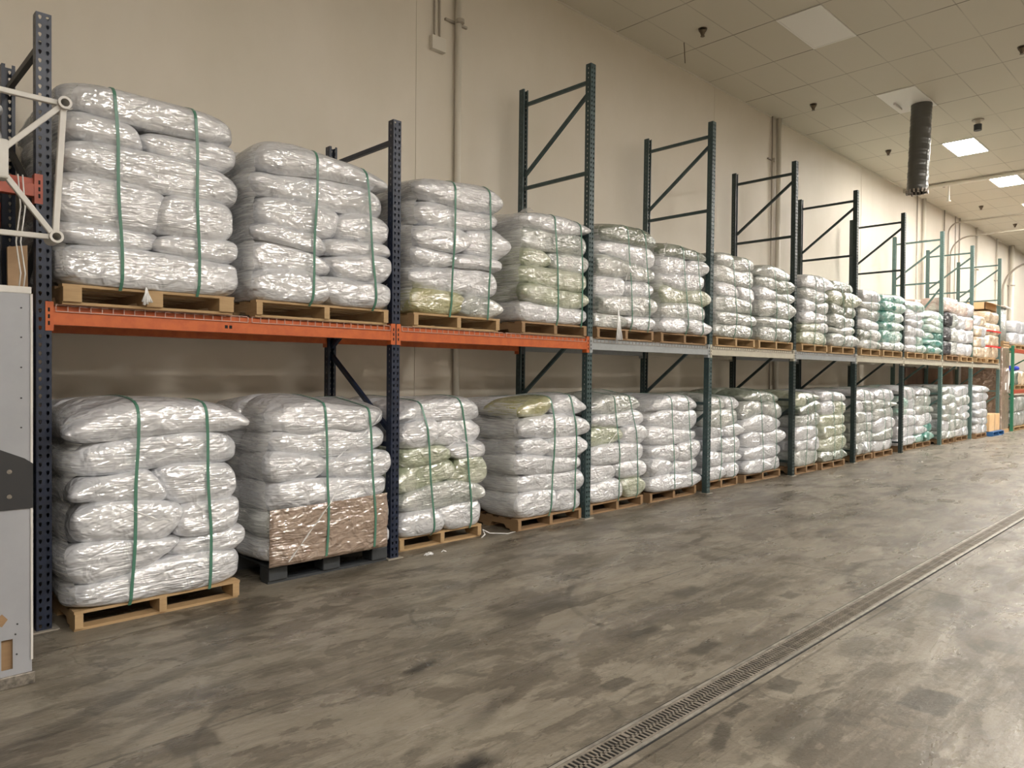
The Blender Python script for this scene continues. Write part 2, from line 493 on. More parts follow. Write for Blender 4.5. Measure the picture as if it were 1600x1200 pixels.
    wv2 = nd(nt, 'ShaderNodeVectorMath', operation='MULTIPLY_ADD')
    L(wob.outputs['Color'], wv2.inputs[0])
    wv2.inputs[1].default_value = (0.7, 0.7, 0.0)
    L(pos, wv2.inputs[2])
    L(wv2.outputs[0], vo.inputs['Vector'])
    c = mix(mth('MULTIPLY', rng(vo.outputs['Distance'], 0.002, 0.008, 1.0, 0.0), rng(noise(0.7), 0.45, 0.55, 0.0, 0.5)), c, (0.058, 0.050, 0.040))
    dk = nd(nt, 'ShaderNodeMix', data_type='RGBA', blend_type='MULTIPLY')
    dk.inputs[0].default_value = 1.0
    L(c, dk.inputs[6])
    dk.inputs[7].default_value = (0.98, 0.93, 0.85, 1)
    L(dk.outputs[2], b.inputs['Base Color'])
    rr = rng(noise(1.3, (0.8, 2.5, 1), 5.0, 0.65, 0.5), 0.38, 0.62, 0.24, 0.52)
    L(rr, b.inputs['Roughness'])
    b.inputs['Specular IOR Level'].default_value = 0.62
    hb = mth('ADD', noise(9.0, (1, 2, 1), 6.0, 0.7), mth('MULTIPLY', noise(1.6), 1.5))
    bp = nd(nt, 'ShaderNodeBump', Strength=0.35, Distance=0.02)
    L(hb, bp.inputs['Height'])
    L(bp.outputs[0], b.inputs['Normal'])
    return m


M['wall'] = wall_mat()
M['ceil'] = ceil_mat()
M['floor'] = floor_mat()


# ------------------------------------------------------------------ mesh helpers
class MB:
    """collects shapes into one mesh"""

    def __init__(self):
        self.v, self.f = [], []

    def add(self, vs, fs):
        o = len(self.v)
        self.v += [tuple(p) for p in vs]
        self.f += [tuple(i + o for i in q) for q in fs]
        return self

    def box(self, x0, x1, y0, y1, z0, z1):
        vs = [(x, y, z) for z in (z0, z1) for y in (y0, y1) for x in (x0, x1)]
        return self.add(vs, [(0, 2, 3, 1), (4, 5, 7, 6), (0, 1, 5, 4), (2, 6, 7, 3), (0, 4, 6, 2), (1, 3, 7, 5)])

    def bar(self, a, b, wdt, hgt, up=(0, 0, 1)):
        a, b = Vector(a), Vector(b)
        d = (b - a).normalized()
        u = Vector(up)
        s = d.cross(u)
        if s.length < 1e-4:
            s = d.cross(Vector((1, 0, 0)))
        s.normalize()
        u = s.cross(d)
        vs = []
        for p in (a, b):
            for i, j in ((-1, -1), (1, -1), (1, 1), (-1, 1)):
                vs.append(p + s * (i * wdt / 2) + u * (j * hgt / 2))
        return self.add(vs, [(0, 1, 2, 3), (7, 6, 5, 4), (0, 4, 5, 1), (1, 5, 6, 2), (2, 6, 7, 3), (3, 7, 4, 0)])

    def tube(self, pts, r, n=10, closed=True):
        pts = [Vector(p) for p in pts]
        rs = r if isinstance(r, (list, tuple)) else [r] * len(pts)
        o = len(self.v)
        prev = None
        for i, p in enumerate(pts):
            d = (pts[min(i + 1, len(pts) - 1)] - pts[max(i - 1, 0)]).normalized()
            if prev is None:
                s = d.cross(Vector((0, 0, 1)))
                if s.length < 1e-3:
                    s = d.cross(Vector((1, 0, 0)))
            else:
                s = prev - d * prev.dot(d)
            s.normalize()
            prev = s
            t = d.cross(s)
            for k in range(n):
                a = 2 * math.pi * k / n
                self.v.append(tuple(p + s * (rs[i] * math.cos(a)) + t * (rs[i] * math.sin(a))))
        for i in range(len(pts) - 1):
            for k in range(n):
                k2 = (k + 1) % n
                self.f.append((o + i * n + k, o + i * n + k2, o + (i + 1) * n + k2, o + (i + 1) * n + k))
        if closed:
            self.f.append(tuple(o + k for k in range(n))[::-1])
            self.f.append(tuple(o + (len(pts) - 1) * n + k for k in range(n)))
        return self

    def mesh(self, name, smooth=False):
        me = bpy.data.meshes.new(name)
        me.from_pydata(self.v, [], self.f)
        if smooth:
            me.polygons.foreach_set('use_smooth', [True] * len(me.polygons))
        me.update()
        return me

    def build(self, name, m, parent=None, smooth=False, bevel=0.0, loc=None):
        return link(name, self.mesh(name, smooth), m, parent, bevel, loc)


def link(name, me, m, parent=None, bevel=0.0, loc=None):
    if m is not None and not me.materials:
        me.materials.append(m)
    o = bpy.data.objects.new(name, me)
    col.objects.link(o)
    o.parent = parent
    if loc is not None:
        o.location = loc
    if bevel:
        bv = o.modifiers.new('bevel', 'BEVEL')
        bv.width = bevel
        bv.segments = 2
        bv.limit_method = 'ANGLE'
    return o


def tag(o, label, cat, group=None):
    o['label'] = label
    o['category'] = cat
    if group:
        o['group'] = group
    return o


def thing(name, label, cat, loc, rz=0.0, group=None):
    o = bpy.data.objects.new(name, None)
    o.empty_display_size = 0.1
    col.objects.link(o)
    o.location = loc
    o.rotation_euler = (0, 0, rz)
    return tag(o, label, cat, group)


def struct(name, mb, m):
    o = mb.build(name, m)
    o['kind'] = 'structure'
    return o


# ------------------------------------------------------------------ room
X0, X1, Y0 = -9.0, 66.0, -17.0
struct('floor', MB().box(X0, X1, Y0, WALL, -0.15, 0.0), M['floor'])
struct('wall_back', MB().box(X0, X1, WALL, WALL + 0.2, -0.15, CEIL + 0.2), M['wall'])
struct('wall_front', MB().box(X0, X1, Y0 - 0.2, Y0, -0.15, CEIL + 0.2), M['wall'])
struct('wall_left', MB().box(X0 - 0.2, X0, Y0 - 0.2, WALL + 0.2, -0.15, CEIL + 0.2), M['wall'])
struct('wall_right', MB().box(X1, X1 + 0.2, Y0 - 0.2, WALL + 0.2, -0.15, CEIL + 0.2), M['wall'])

# ceiling panels: grid of openings is left closed; fixtures hang 1 cm below
struct('ceiling', MB().box(X0, X1, Y0, WALL, CEIL, CEIL + 0.2), M['ceil'])
# wall angle where the tiles meet the wall
struct('trim_1', MB().box(X0, X1, WALL - 0.025, WALL, CEIL - 0.012, CEIL + 0.001), M['pipe'])
# raised joint strips between the wall panels
for i, x in enumerate((3.70, 9.8, 16.2, 22.3)):
    struct('trim_%d' % (i + 2), MB().box(x - 0.02, x + 0.02, WALL - 0.006, WALL, 0.0, CEIL), M['wall'])


# ------------------------------------------------------------------ ceiling fixtures
def panel(cx, cy, lit, label, group, dx=1.20, dy=0.60):
    t = thing('ceiling_light', label, 'ceiling light', (cx, cy, CEIL), 0, group)
    fr = MB()
    z0, z1 = -0.014, 0.0
    fr.box(-dx / 2, dx / 2, -dy / 2, -dy / 2 + 0.028, z0, z1)
    fr.box(-dx / 2, dx / 2, dy / 2 - 0.028, dy / 2, z0, z1)
    fr.box(-dx / 2, -dx / 2 + 0.028, -dy / 2 + 0.028, dy / 2 - 0.028, z0, z1)
    fr.box(dx / 2 - 0.028, dx / 2, -dy / 2 + 0.028, dy / 2 - 0.028, z0, z1)
    fr.build('frame', M['panel_white'], t)
    MB().box(-dx / 2 + 0.028, dx / 2 - 0.028, -dy / 2 + 0.028, dy / 2 - 0.028, -0.009, 0.0).build(
        'diffuser', M[lit if isinstance(lit, str) else ('lit' if lit else 'panel_white')], t)
    return t


CY = -0.80
STEP = 3.664
panel(8.94, CY, False, 'unlit white ceiling panel near the top edge of the view', 'ceiling panels above the racks')
panel(16.24, CY, True, 'lit ceiling panel just beyond the hanging grey duct', 'ceiling panels above the racks')
panel(19.84, CY, True, 'lit ceiling panel beyond the white pipe across the ceiling', 'ceiling panels above the racks')
panel(23.5, CY, True, 'farthest lit ceiling panel cut by the right edge of the view', 'ceiling panels above the racks')
for k in range(4):
    panel(27.2 + STEP * k, CY, True, 'lit ceiling panel farther down the aisle beyond the view', 'ceiling panels farther down the aisle')
# unseen rows added over the open floor to light the room and loads
for yy, xs in ((-4.46, (16.24, 19.9, 23.5, 27.2, 30.8)), (-8.12, (-2.0, 1.6, 5.28, 8.94, 12.6, 19.9)), (-11.78, (-2.0, 5.28))):
    for xx in xs:
        panel(xx, yy, 'lit_strong', 'unseen lit ceiling panel added over the open warehouse floor', 'unseen ceiling panels added to light the room')

# ceiling plate with the flexible duct
t = thing('exhaust_duct', 'dark grey flexible duct hanging from a white ceiling plate', 'duct', (12.62, CY, CEIL))
MB().box(-0.60, 0.60, -0.30, 0.30, -0.012, 0.0).build('ceiling_plate', M['panel_white'], t)
top = at(1437, 176, 2, CEIL)
pts, rs = [], []
bot = at(1433, 300, 1, -0.92)
tp = Vector((13.0, -0.92, CEIL - 0.012))
N = 70
for i in range(N + 1):
    s = i / N
    pts.append((tp.x * (1 - s) + (bot.x + 0.0) * s - t.location.x, -0.92 - t.location.y, (tp.z * (1 - s) + bot.z * s) - CEIL))
    rs.append(0.165 + 0.0035 * math.sin(i * 2.2) + 0.003 * math.sin(i * 0.7))
MB().tube(pts, rs, 28, closed=False).build('duct_hose', M['duct'], t, smooth=True)
rag = MB()
for k in range(16):
    a = 2 * math.pi * k / 16
    px, py = pts[-1][0] + 0.16 * math.cos(a), pts[-1][1] + 0.16 * math.sin(a)
    rag.box(px - 0.025, px + 0.025, py - 0.012, py + 0.012, pts[-1][2] - 0.02 - 0.03 * random.random(), pts[-1][2] + 0.03)
rag.build('torn_rim', M['wire'], t)
MB().box(-0.05, 0.32, 0.18, 0.205, -0.05, -0.012).box(0.62, 0.86, -0.1, 0.05, -0.04, -0.0).build('mounting_strip', M['panel_white'], t)


def sprinkler(x, y, label, s=1.0):
    t = thing('fire_sprinkler', label, 'sprinkler', (x, y, CEIL), 0, 'fire sprinklers on the ceiling')
    MB().tube([(0, 0, 0), (0, 0, -0.01)], 0.045 * s, 14).build('escutcheon', M['brass'], t)
    MB().tube([(0, 0, -0.008), (0, 0, -0.03), (0, 0, -0.05), (0, 0, -0.1)], [0.032 * s, 0.04 * s, 0.028 * s, 0.012 * s], 12).build('sprinkler_body', M['brass'], t)
    MB().tube([(0, 0, -0.10), (0, 0, -0.106)], 0.022 * s, 12).build('deflector', M['brass'], t)


sp = [(1098, 45, 'sprinkler head left of the unlit ceiling panel'), (1271, 163, 'sprinkler head above the third tall rack frame'),
      (1388, 235, 'sprinkler head just left of the hanging duct'), (1597, 73, 'sprinkler head at the right edge of the view'),
      (1475, 286, 'sprinkler head under the white ceiling pipe'), (1533, 322, 'sprinkler head below the two lit panels'),
      (1586, 350, 'farthest sprinkler head above the bent conduits')]
for x, y, lb in sp:
    p = at(x, y, 2, CEIL)
    sprinkler(p.x, p.y, lb, 1.35)
p = at(1528, 187, 2, CEIL)
t = thing('smoke_detector', 'dark cylindrical detector on a short stem above lit panel', 'detector', (p.x, p.y, CEIL))
MB().tube([(0, 0, 0), (0, 0, -0.02)], 0.10, 18).build('mounting_disc', M['conduit'], t)
MB().tube([(0, 0, -0.02), (0, 0, -0.09)], 0.04, 14).build('stem', M['pipe'], t)
MB().tube([(0, 0, -0.09), (0, 0, -0.20)], 0.065, 18).build('detector_body', M['plastic_dark'], t)
p = at(1094, 77, 2, CEIL)
tag(MB().tube([(0, 0, 0), (0.0, -0.02, -0.30)], 0.006, 6).build('hanging_wire', M['brass'], loc=(p.x - 0.35, p.y + 0.05, CEIL)),
    'thin wire hanging from the ceiling beside a sprinkler head', 'wire')


# ------------------------------------------------------------------ wall pipes
def clamp(t, x, z, r):
    MB().box(x - r - 0.12, x + r + 0.12, -0.03, 0.0, z - 0.012, z + 0.012).tube([(x, -r - 0.02 - 0.03, z - 0.02), (x, -r - 0.02 - 0.03, z + 0.02)], r + 0.012, 14).build('clamp', M['conduit'], t)


def wpipe(x, r, label, z0=0.0, z1=CEIL, clamps=(), m='pipe', name='wall_pipe', off=0.02):
    t = thing(name, label, 'pipe', (x, WALL, 0))
    MB().tube([(0, -r - off, z0), (0, -r - off, z1)], r, 14).build('pipe_run', M[m], t, smooth=True)
    for z in clamps:
        clamp(t, 0, z, r)
    return t


wpipe(4.22, 0.036, 'white vertical pipe on the wall above the second orange bay', clamps=(5.47, 2.9))
t = thing('junction_box', 'white junction box hanging from two thin conduits high on the wall', 'junction box', (3.95, WALL, 5.15))
MB().box(-0.095, 0.095, -0.06, 0.0, -0.075, 0.075).build('box_body', M['pipe'], t, bevel=0.006)
for dx in (-0.035, 0.035):
    MB().tube([(dx, -0.02, 0.10), (dx, -0.02, CEIL - 5.15)], 0.011, 8).build('conduit', M['conduit'], t)
wpipe(11.78, 0.014, 'thin conduit beside the thick pipe behind the fourth tall frame', z0=1.0, clamps=(5.55,), m='conduit', name='wall_conduit')
wpipe(11.98, 0.045, 'thick white pipe on the wall behind the fourth tall frame', clamps=())
wpipe(19.98, 0.016, 'thin conduit on the wall directly below the hanging duct', clamps=(), m='conduit', name='wall_conduit')
wpipe(20.45, 0.045, 'thick white wall pipe directly below the hanging duct', clamps=(5.2,))
wpipe(22.35, 0.018, 'grey conduit on the wall left of the bent conduits', m='conduit', name='wall_conduit')
wpipe(23.45, 0.016, 'grey conduit on the wall just right of the bent conduits', m='conduit', name='wall_conduit')
wpipe(23.85, 0.022, 'second grey conduit right of the bent conduits', m='conduit', name='wall_conduit')
wpipe(25.75, 0.03, 'white wall pipe above the last two rack bays', clamps=(5.0,))
wpipe(28.35, 0.03, 'white wall pipe right of the last rack frame', clamps=(4.9,))
wpipe(30.25, 0.08, 'thick white wall pipe farthest to the right', clamps=(4.9,))


def bent(x, z, r, label, yend, R=0.28):
    pts = [(0, 0, 0.6)]
    for k in range(9):
        a = math.pi / 2 * k / 8
        pts.append((0, -R + R * math.cos(a), z - R + R * math.sin(a)))
    pts.append((0, yend, z))
    t = thing('bent_conduit', label, 'conduit', (x, WALL - r - 0.02, 0), 0, 'conduits bending from the wall over the aisle')
    MB().tube(pts, r, 8).build('conduit_run', M['conduit'], t, smooth=True)
    y = -3.0
    while y > yend:
        MB().tube([(0, y, z + r), (0, y, CEIL)], 0.006, 6).build('hanger_rod', M['conduit'], t)
        y -= 3.0


bent(22.75, 6.02, 0.022, 'upper of two bent conduits crossing over to the right', -9.0)
bent(22.95, 5.62, 0.022, 'lower of two bent conduits crossing over to the right', -9.0, 0.5)
bent(29.2, 5.55, 0.035, 'thick bent conduit farthest down the wall', -9.0, 0.9)
t = thing('ceiling_pipe', 'white pipe running across the ceiling from the wall', 'pipe', (19.0, WALL, CEIL - 0.06))
MB().tube([(0, 0, 0), (0, -12, 0)], 0.05, 12).build('pipe_run', M['pipe'], t, smooth=True)
p = at(1480, 290, 2, CEIL)
for yy in (-0.55, -3.5, -6.5, -9.5):
    MB().tube([(0, yy, 0.05), (0, yy, 0.06)], 0.06, 8).build('hanger', M['conduit'], t)
t = thing('drop_pipe', 'short white pipe hanging from the ceiling right of the duct', 'pipe', (19.2, 0.28, CEIL))
MB().tube([(0, 0, 0), (0, 0, -0.42)], 0.02, 8).build('pipe_run', M['pipe'], t)
MB().tube([(0, 0, -0.42), (0, 0, -0.45)], 0.05, 10).build('end_fitting', M['pipe'], t)


# ------------------------------------------------------------------ rack frames
def perforated(p0, ux, width, height, cols_, pitch, shape, z0=0.05):
    """vertical strip from p0 going along ux (unit), with holes; returns MB"""
    mb = MB()
    n = int(height / pitch)
    cw = width / cols_
    p0, ux = Vector(p0), Vector(ux)
    for c in range(cols_):
        for k in range(n):
            zc0 = k * pitch
            zc1 = (k + 1) * pitch if k < n - 1 else height
            xc = (c + 0.5) * cw
            zc = (zc0 + (k + 1) * pitch) / 2
            out = [(c * cw, zc0), (xc, zc0), ((c + 1) * cw, zc0), ((c + 1) * cw, zc), ((c + 1) * cw, zc1), (xc, zc1), (c * cw, zc1), (c * cw, zc)]
            vs = [p0 + ux * a + Vector((0, 0, b_)) for a, b_ in out] + [p0 + ux * (xc + a) + Vector((0, 0, zc + b_)) for a, b_ in shape]
            mb.add(vs, [(i, (i + 1) % 8, 8 + (i + 1) % 8, 8 + i) for i in range(8)])
    return mb


TEAR = [(-0.0035, -0.013), (0.0, -0.0145), (0.0035, -0.013), (0.0085, 0.0), (0.008, 0.009), (0.0, 0.0125), (-0.008, 0.009), (-0.0085, 0.0)]
SLOT = [(-0.003, -0.009), (0.0, -0.010), (0.003, -0.009), (0.0035, 0.0), (0.003, 0.009), (0.0, 0.010), (-0.003, 0.009), (-0.0035, 0.0)]
PW, PD = 0.078, 0.072


def post_mesh(H, name):
    mb = MB()
    hw = PW / 2
    s = perforated((-hw, -PD / 2, 0.0), (1, 0, 0), PW, H, 2, 0.0508, TEAR)
    mb.add(s.v, s.f)
    for sx in (-1, 1):
        s = perforated((sx * hw, -PD / 2, 0.0), (0, 1, 0), PD, H, 1, 0.0508, SLOT)
        mb.add(s.v, s.f)
        a = [(sx * hw, PD / 2, 0), (sx * (hw - 0.02), PD / 2, 0), (sx * (hw - 0.02), PD / 2, H), (sx * hw, PD / 2, H)]
        mb.add(a, [(0, 1, 2, 3)])
    me = mb.mesh(name)
    bm = bmesh.new()
    bm.from_mesh(me)
    bmesh.ops.remove_doubles(bm, verts=bm.verts, dist=0.0004)
    bmesh.ops.recalc_face_normals(bm, faces=bm.faces)
    bm.to_mesh(me)
    bm.free()
    return me


POST = {2.50: post_mesh(2.50, 'post_low'), 3.66: post_mesh(3.66, 'post_short'), 4.90: post_mesh(4.90, 'post_tall')}
post_cache = {}


def rack_frame(x, H, mat, label, lean=0.0, depth=1.017, braces=None, plate='conduit', y=0.0, mat2=None):
    t = thing('rack_upright_frame', label, 'rack frame', (x, y, 0), 0, 'upright frames of the pallet racking')
    t.rotation_euler = (0, lean, 0)
    for yy, flip in ((0, 0), (depth, 1)):
        key = (H, mat)
        if key not in post_cache:
            me = POST[H].copy()
            me.materials.append(M[mat])
            post_cache[key] = me
        o = bpy.data.objects.new('post', post_cache[key])
        col.objects.link(o)
        o.parent = t
        o.location = (0, yy, 0.008)
        if flip:
            o.rotation_euler = (0, 0, math.pi)
        sd = o.modifiers.new('thickness', 'SOLIDIFY')
        sd.thickness = 0.0028
        sd.offset = 0
        MB().box(-0.075, 0.075, yy - 0.06, yy + 0.06, 0.0, 0.008).build('foot_plate', M[plate], t)
    b_ = M[mat2 or mat]
    for (ya, za, yb, zb) in braces:
        mb = MB()
        mb.bar((0, ya, za), (0, yb, zb), 0.032, 0.038, up=(0, 0, 1))
        mb.build('brace', b_, t)
    return t


D0, D1 = 0.03, 0.985
BR_SHORT = [(D0, 0.20, D1, 0.20), (D0, 0.956, D1, 0.956), (D0, 1.06, D1, 1.72), (D1, 1.80, D0, 2.40), (D0, 2.50, D1, 3.10), (D0, 3.50, D1, 3.50)]
BR_TALL = [(D0, 0.22, D1, 0.22), (D1, 0.32, D0, 1.05), (D0, 1.19, D1, 1.19), (D1, 1.31, D0, 2.10), (D0, 2.22, D1, 2.22), (D1, 2.34, D0, 3.60),
           (D0, 3.745, D1, 3.745), (D1, 3.89, D0, 4.60), (D0, 4.725, D1, 4.725)]
BR_TALL2 = [(a_, z1, b_, min(z2, 2.98)) if abs(z2 - 3.60) < 1e-6 else (a_, z1, b_, z2) for a_, z1, b_, z2 in BR_TALL] + [(D0, 3.06, D1, 3.06)]
FX = [0.0, 2.526, 5.055, 7.535, 10.06, 12.555, 15.08, 17.70, 20.23, 23.05]
fl = [
    (3.66, 'navy', 'navy blue upright frame at the far left beside the white cabinet', 0.0),
    (3.66, 'navy', 'navy blue upright frame between the two orange bays', 0.002),
    (4.90, 'slate', 'tall slate green upright frame where the orange beams end', 0.006),
    (4.90, 'slate', 'tall slate green upright frame at right end of the first grey beam bay', 0.012),
    (4.90, 'dark_enamel', 'tall dark green upright frame right of the first cream beam', 0.002),
    (4.90, 'dark_enamel', 'fourth of the tall upright frames, dark green, right of the second grey beam', 0.0),
    (4.90, 'dark_enamel', 'tall dark green upright frame beside the teal wrapped sacks', -0.001),
    (4.90, 'teal_enamel', 'tall grey green upright frame left of the black wrapped bundle', 0.0),
    (4.90, 'teal_enamel', 'tall grey green upright frame between the pale bales and red strapped stack', 0.0),
    (4.90, 'teal_enamel', 'last tall grey green upright frame before the brown board stack', 0.0)]
for i, (H, mt, lb, lean) in enumerate(fl):
    rack_frame(FX[i], H, mt, lb, lean, braces=BR_SHORT if H < 4 else (BR_TALL if mt == 'teal_enamel' else BR_TALL2), mat2='handle_black' if i == 0 else None)


# ------------------------------------------------------------------ beams and decks
BT = 1.946
bay_names = ['first bay from the left', 'second bay from the left', 'third bay from the left', 'fourth bay from the left', 'fifth bay from the left',
             'sixth bay from the left', 'seventh bay from the left', 'eighth bay from the left', 'ninth and last bay']
bay_cols = ['orange', 'orange', 'beam_grey', 'beam_cream', 'beam_grey', 'beam_cream', 'beam_cream', 'beam_cream', 'beam_cream']
word = {'orange': 'orange', 'beam_grey': 'grey', 'beam_cream': 'cream', 'red': 'dull red'}


def beam(xa, xb, y, front, mt, label, ztop=BT, h=0.115):
    t = thing('rack_beam', label, 'rack beam', (xa, y, ztop), 0, 'load beams of the pallet racking')
    Lx = xb - xa
    s = -1 if front else 1
    g = PW / 2 + 0.004
    mb = MB()
    # stepped section: taller outer web, lower inner ledge
    y0, y1, y2 = s * 0.040, s * 0.020, -s * 0.014
    yo, yi, yn = sorted((y0, y1)), sorted((y1, y2)), None
    mb.box(g, Lx - g, yo[0], yo[1], -h, -0.036)
    mb.box(g, Lx - g, yi[0], yi[1], -h, 0.0)
    mb.build('beam_web', M[mt], t, bevel=0.003)
    for xc, sg in ((0.0, 1), (Lx, -1)):
        c = MB()
        yf = s * (PD / 2 + 0.002)
        ya, yb = sorted((yf, yf + s * 0.005))
        xx = sorted((xc + sg * 0.006, xc + sg * (g + 0.006)))
        c.box(xx[0], xx[1], ya, yb, -0.150, 0.024)
        xx = sorted((xc + sg * (g - 0.001), xc + sg * (g + 0.006)))
        yy = sorted((yf, s * -0.02))
        c.box(xx[0], xx[1], yy[0], yy[1], -0.150, 0.024)
        cn = c.build('connector', M[mt], t)
        sl = MB()
        ya, yb = sorted((yf + s * 0.005, yf + s * 0.0065))
        xm = xc + sg * 0.024
        for zz in (-0.105, -0.065, -0.025):
            sl.box(xm - 0.005, xm + 0.005, ya, yb, zz - 0.012, zz + 0.012)
        sl.build('slot', M['dark_hole'], cn)
    return t


for b_ in range(9):
    for front in (True, False):
        beam(FX[b_], FX[b_ + 1], 0 if front else 1.017, front, bay_cols[b_],
             '%s %s beam under the upper shelf of the %s' % (word[bay_cols[b_]], 'front' if front else 'rear', bay_names[b_]))

t = next(o for o in col.objects if o.get('label', '').startswith('orange front beam under the upper shelf of the first bay'))
p = at(357, 507, 1, -0.04)
MB().box(p.x - 0.026, p.x - 0.005, -0.0408, -0.0402, -0.085, -0.062).box(p.x + 0.005, p.x + 0.026, -0.0408, -0.0402, -0.085, -0.062).build('slot', M['dark_hole'], t)

deck_cache = {}


def deck_mesh(wd, dp, mt):
    key = (round(wd, 2), mt)
    if key in deck_cache:
        return deck_cache[key]
    mb = MB()
    r = 0.0048
    n = max(2, int(wd / 0.062))
    for k in range(n + 1):
        x = wd * k / n
        mb.box(x - r / 2, x + r / 2, -0.047, dp + 0.047, 0.0, r)
        mb.box(x - r / 2, x + r / 2, -0.047, -0.047 + r, -0.034, 0.0)
        mb.box(x - r / 2, x + r / 2, dp + 0.047 - r, dp + 0.047, -0.034, 0.0)
    for k in range(11):
        y = -0.03 + (dp + 0.06) * k / 10
        mb.box(0, wd, y - r / 2, y + r / 2, r, 2 * r)
    for y in (-0.049, dp + 0.049):
        mb.box(0, wd, y - r / 2, y + r / 2, -0.036, -0.036 + r)
    me = mb.mesh('wire_deck')
    me.materials.append(M[mt])
    deck_cache[key] = me
    return me


for b_ in range(9):
    a, e = FX[b_] + 0.06, FX[b_ + 1] - 0.06
    wd = (e - a - 0.03) / 2
    for k in range(2):
        o = bpy.data.objects.new('wire_deck', deck_mesh(wd, 1.017, 'wire_red' if b_ < 2 else 'wire'))
        col.objects.link(o)
        o.location = (a + k * (wd + 0.03), 0, BT)
        tag(o, 'wire mesh deck, %s half of the %s' % ('left' if k == 0 else 'right', bay_names[b_]), 'wire deck', 'wire decks of the upper shelf')
DECK = BT + 0.0096


# ------------------------------------------------------------------ pallets
def pallet(x0, x1, y0, z, label, dp=1.20, mat='wood', rz=0.0, block=0.045, plastic=False):
    wd = x1 - x0
    t = thing('plastic_pallet' if plastic else 'wooden_pallet', label, 'pallet', ((x0 + x1) / 2, y0 + dp / 2, z), rz,
              None if plastic else 'pallets under the wrapped loads')
    hw, hd = wd / 2, dp / 2
    m = M[mat]
    bt = 0.017
    if plastic:
        for x in (-hw + 0.075, 0, hw - 0.075):
            for y in (-hd + 0.075, 0, hd - 0.075):
                MB().box(x - 0.075, x + 0.075, y - 0.075, y + 0.075, 0.02, 0.118).build('block', m, t, bevel=0.008)
        for y in (-hd + 0.075, 0, hd - 0.075):
            MB().box(-hw, hw, y - 0.06, y + 0.06, 0.0, 0.02).build('bottom_rail', m, t)
        tp = MB()
        tp.box(-hw, hw, -hd, hd, 0.118, 0.138)
        tp.build('deck', m, t, bevel=0.004)
        return t
    for i, x in enumerate((-hw + block / 2, 0.0, hw - block / 2)):
        # stringer with fork notches
        sz0, sz1 = bt, bt + 0.088
        prof = [(-hd, sz0), (-hd + 0.17, sz0), (-hd + 0.20, sz0 + 0.035), (-hd + 0.38, sz0 + 0.035), (-hd + 0.41, sz0),
                (hd - 0.41, sz0), (hd - 0.38, sz0 + 0.035), (hd - 0.20, sz0 + 0.035), (hd - 0.17, sz0), (hd, sz0), (hd, sz1), (-hd, sz1)]
        n = len(prof)
        vs = [(x - block / 2, p, q) for p, q in prof] + [(x + block / 2, p, q) for p, q in prof]
        fs = [tuple(range(n)), tuple(range(2 * n - 1, n - 1, -1))] + [(k, (k + 1) % n + 0, (k + 1) % n + n, k + n)[::-1] for k in range(n)]
        MB().add(vs, fs).build('stringer', m, t)
    for k in range(7):
        y = -hd + 0.05 + (dp - 0.10) * k / 6
        j = random.uniform(-0.006, 0.006)
        MB().box(-hw - 0.004, hw + 0.004 + j * 0.5, y - 0.047, y + 0.047, bt + 0.088, bt * 2 + 0.088).build('deck_board', m, t)
    for y in (-hd + 0.07, -0.13, 0.13, hd - 0.07):
        MB().box(-hw, hw, y - 0.05, y + 0.05, 0.0, bt).build('bottom_board', m, t)
    return t


PH = 0.122   # pallet height


# ------------------------------------------------------------------ sack loads
def cube_grid(n):
    """vertices (unit cube surface) and quads of an n x n x n/2 subdivided cube, welded"""
    idx, vs, fs = {}, [], []

    def vid(p):
        key = tuple(round(c, 5) for c in p)
        if key not in idx:
            idx[key] = len(vs)
            vs.append(p)
        return idx[key]
    g = [math.sin(-math.pi / 4 + math.pi / 2 * i / n) / math.sin(math.pi / 4) for i in range(n + 1)]
    for ax in range(3):
        for s in (-1, 1):
            for i in range(n):
                for j in range(n):
                    q = []
                    for a, b_ in ((i, j), (i + 1, j), (i + 1, j + 1), (i, j + 1)):
                        p = [0, 0, 0]
                        p[ax] = s
                        p[(ax + 1) % 3] = g[a]
                        p[(ax + 2) % 3] = g[b_]
                        q.append(vid(tuple(p)))
                    fs.append(tuple(q if s > 0 else q[::-1]))
    return np.array(vs), fs


GRIDS = {}


def wav(rs, P, freq, amp, n=5):
    """smooth pseudo-noise: a few random plane waves"""
    out = np.zeros(len(P))
    for _ in range(n):
        k = rs.normal(size=3)
        k = k / np.linalg.norm(k) * freq * rs.uniform(0.6, 1.5)
        out += np.sin(P @ k + rs.uniform(0, 6.28)) / n
    return out * amp * 1.6


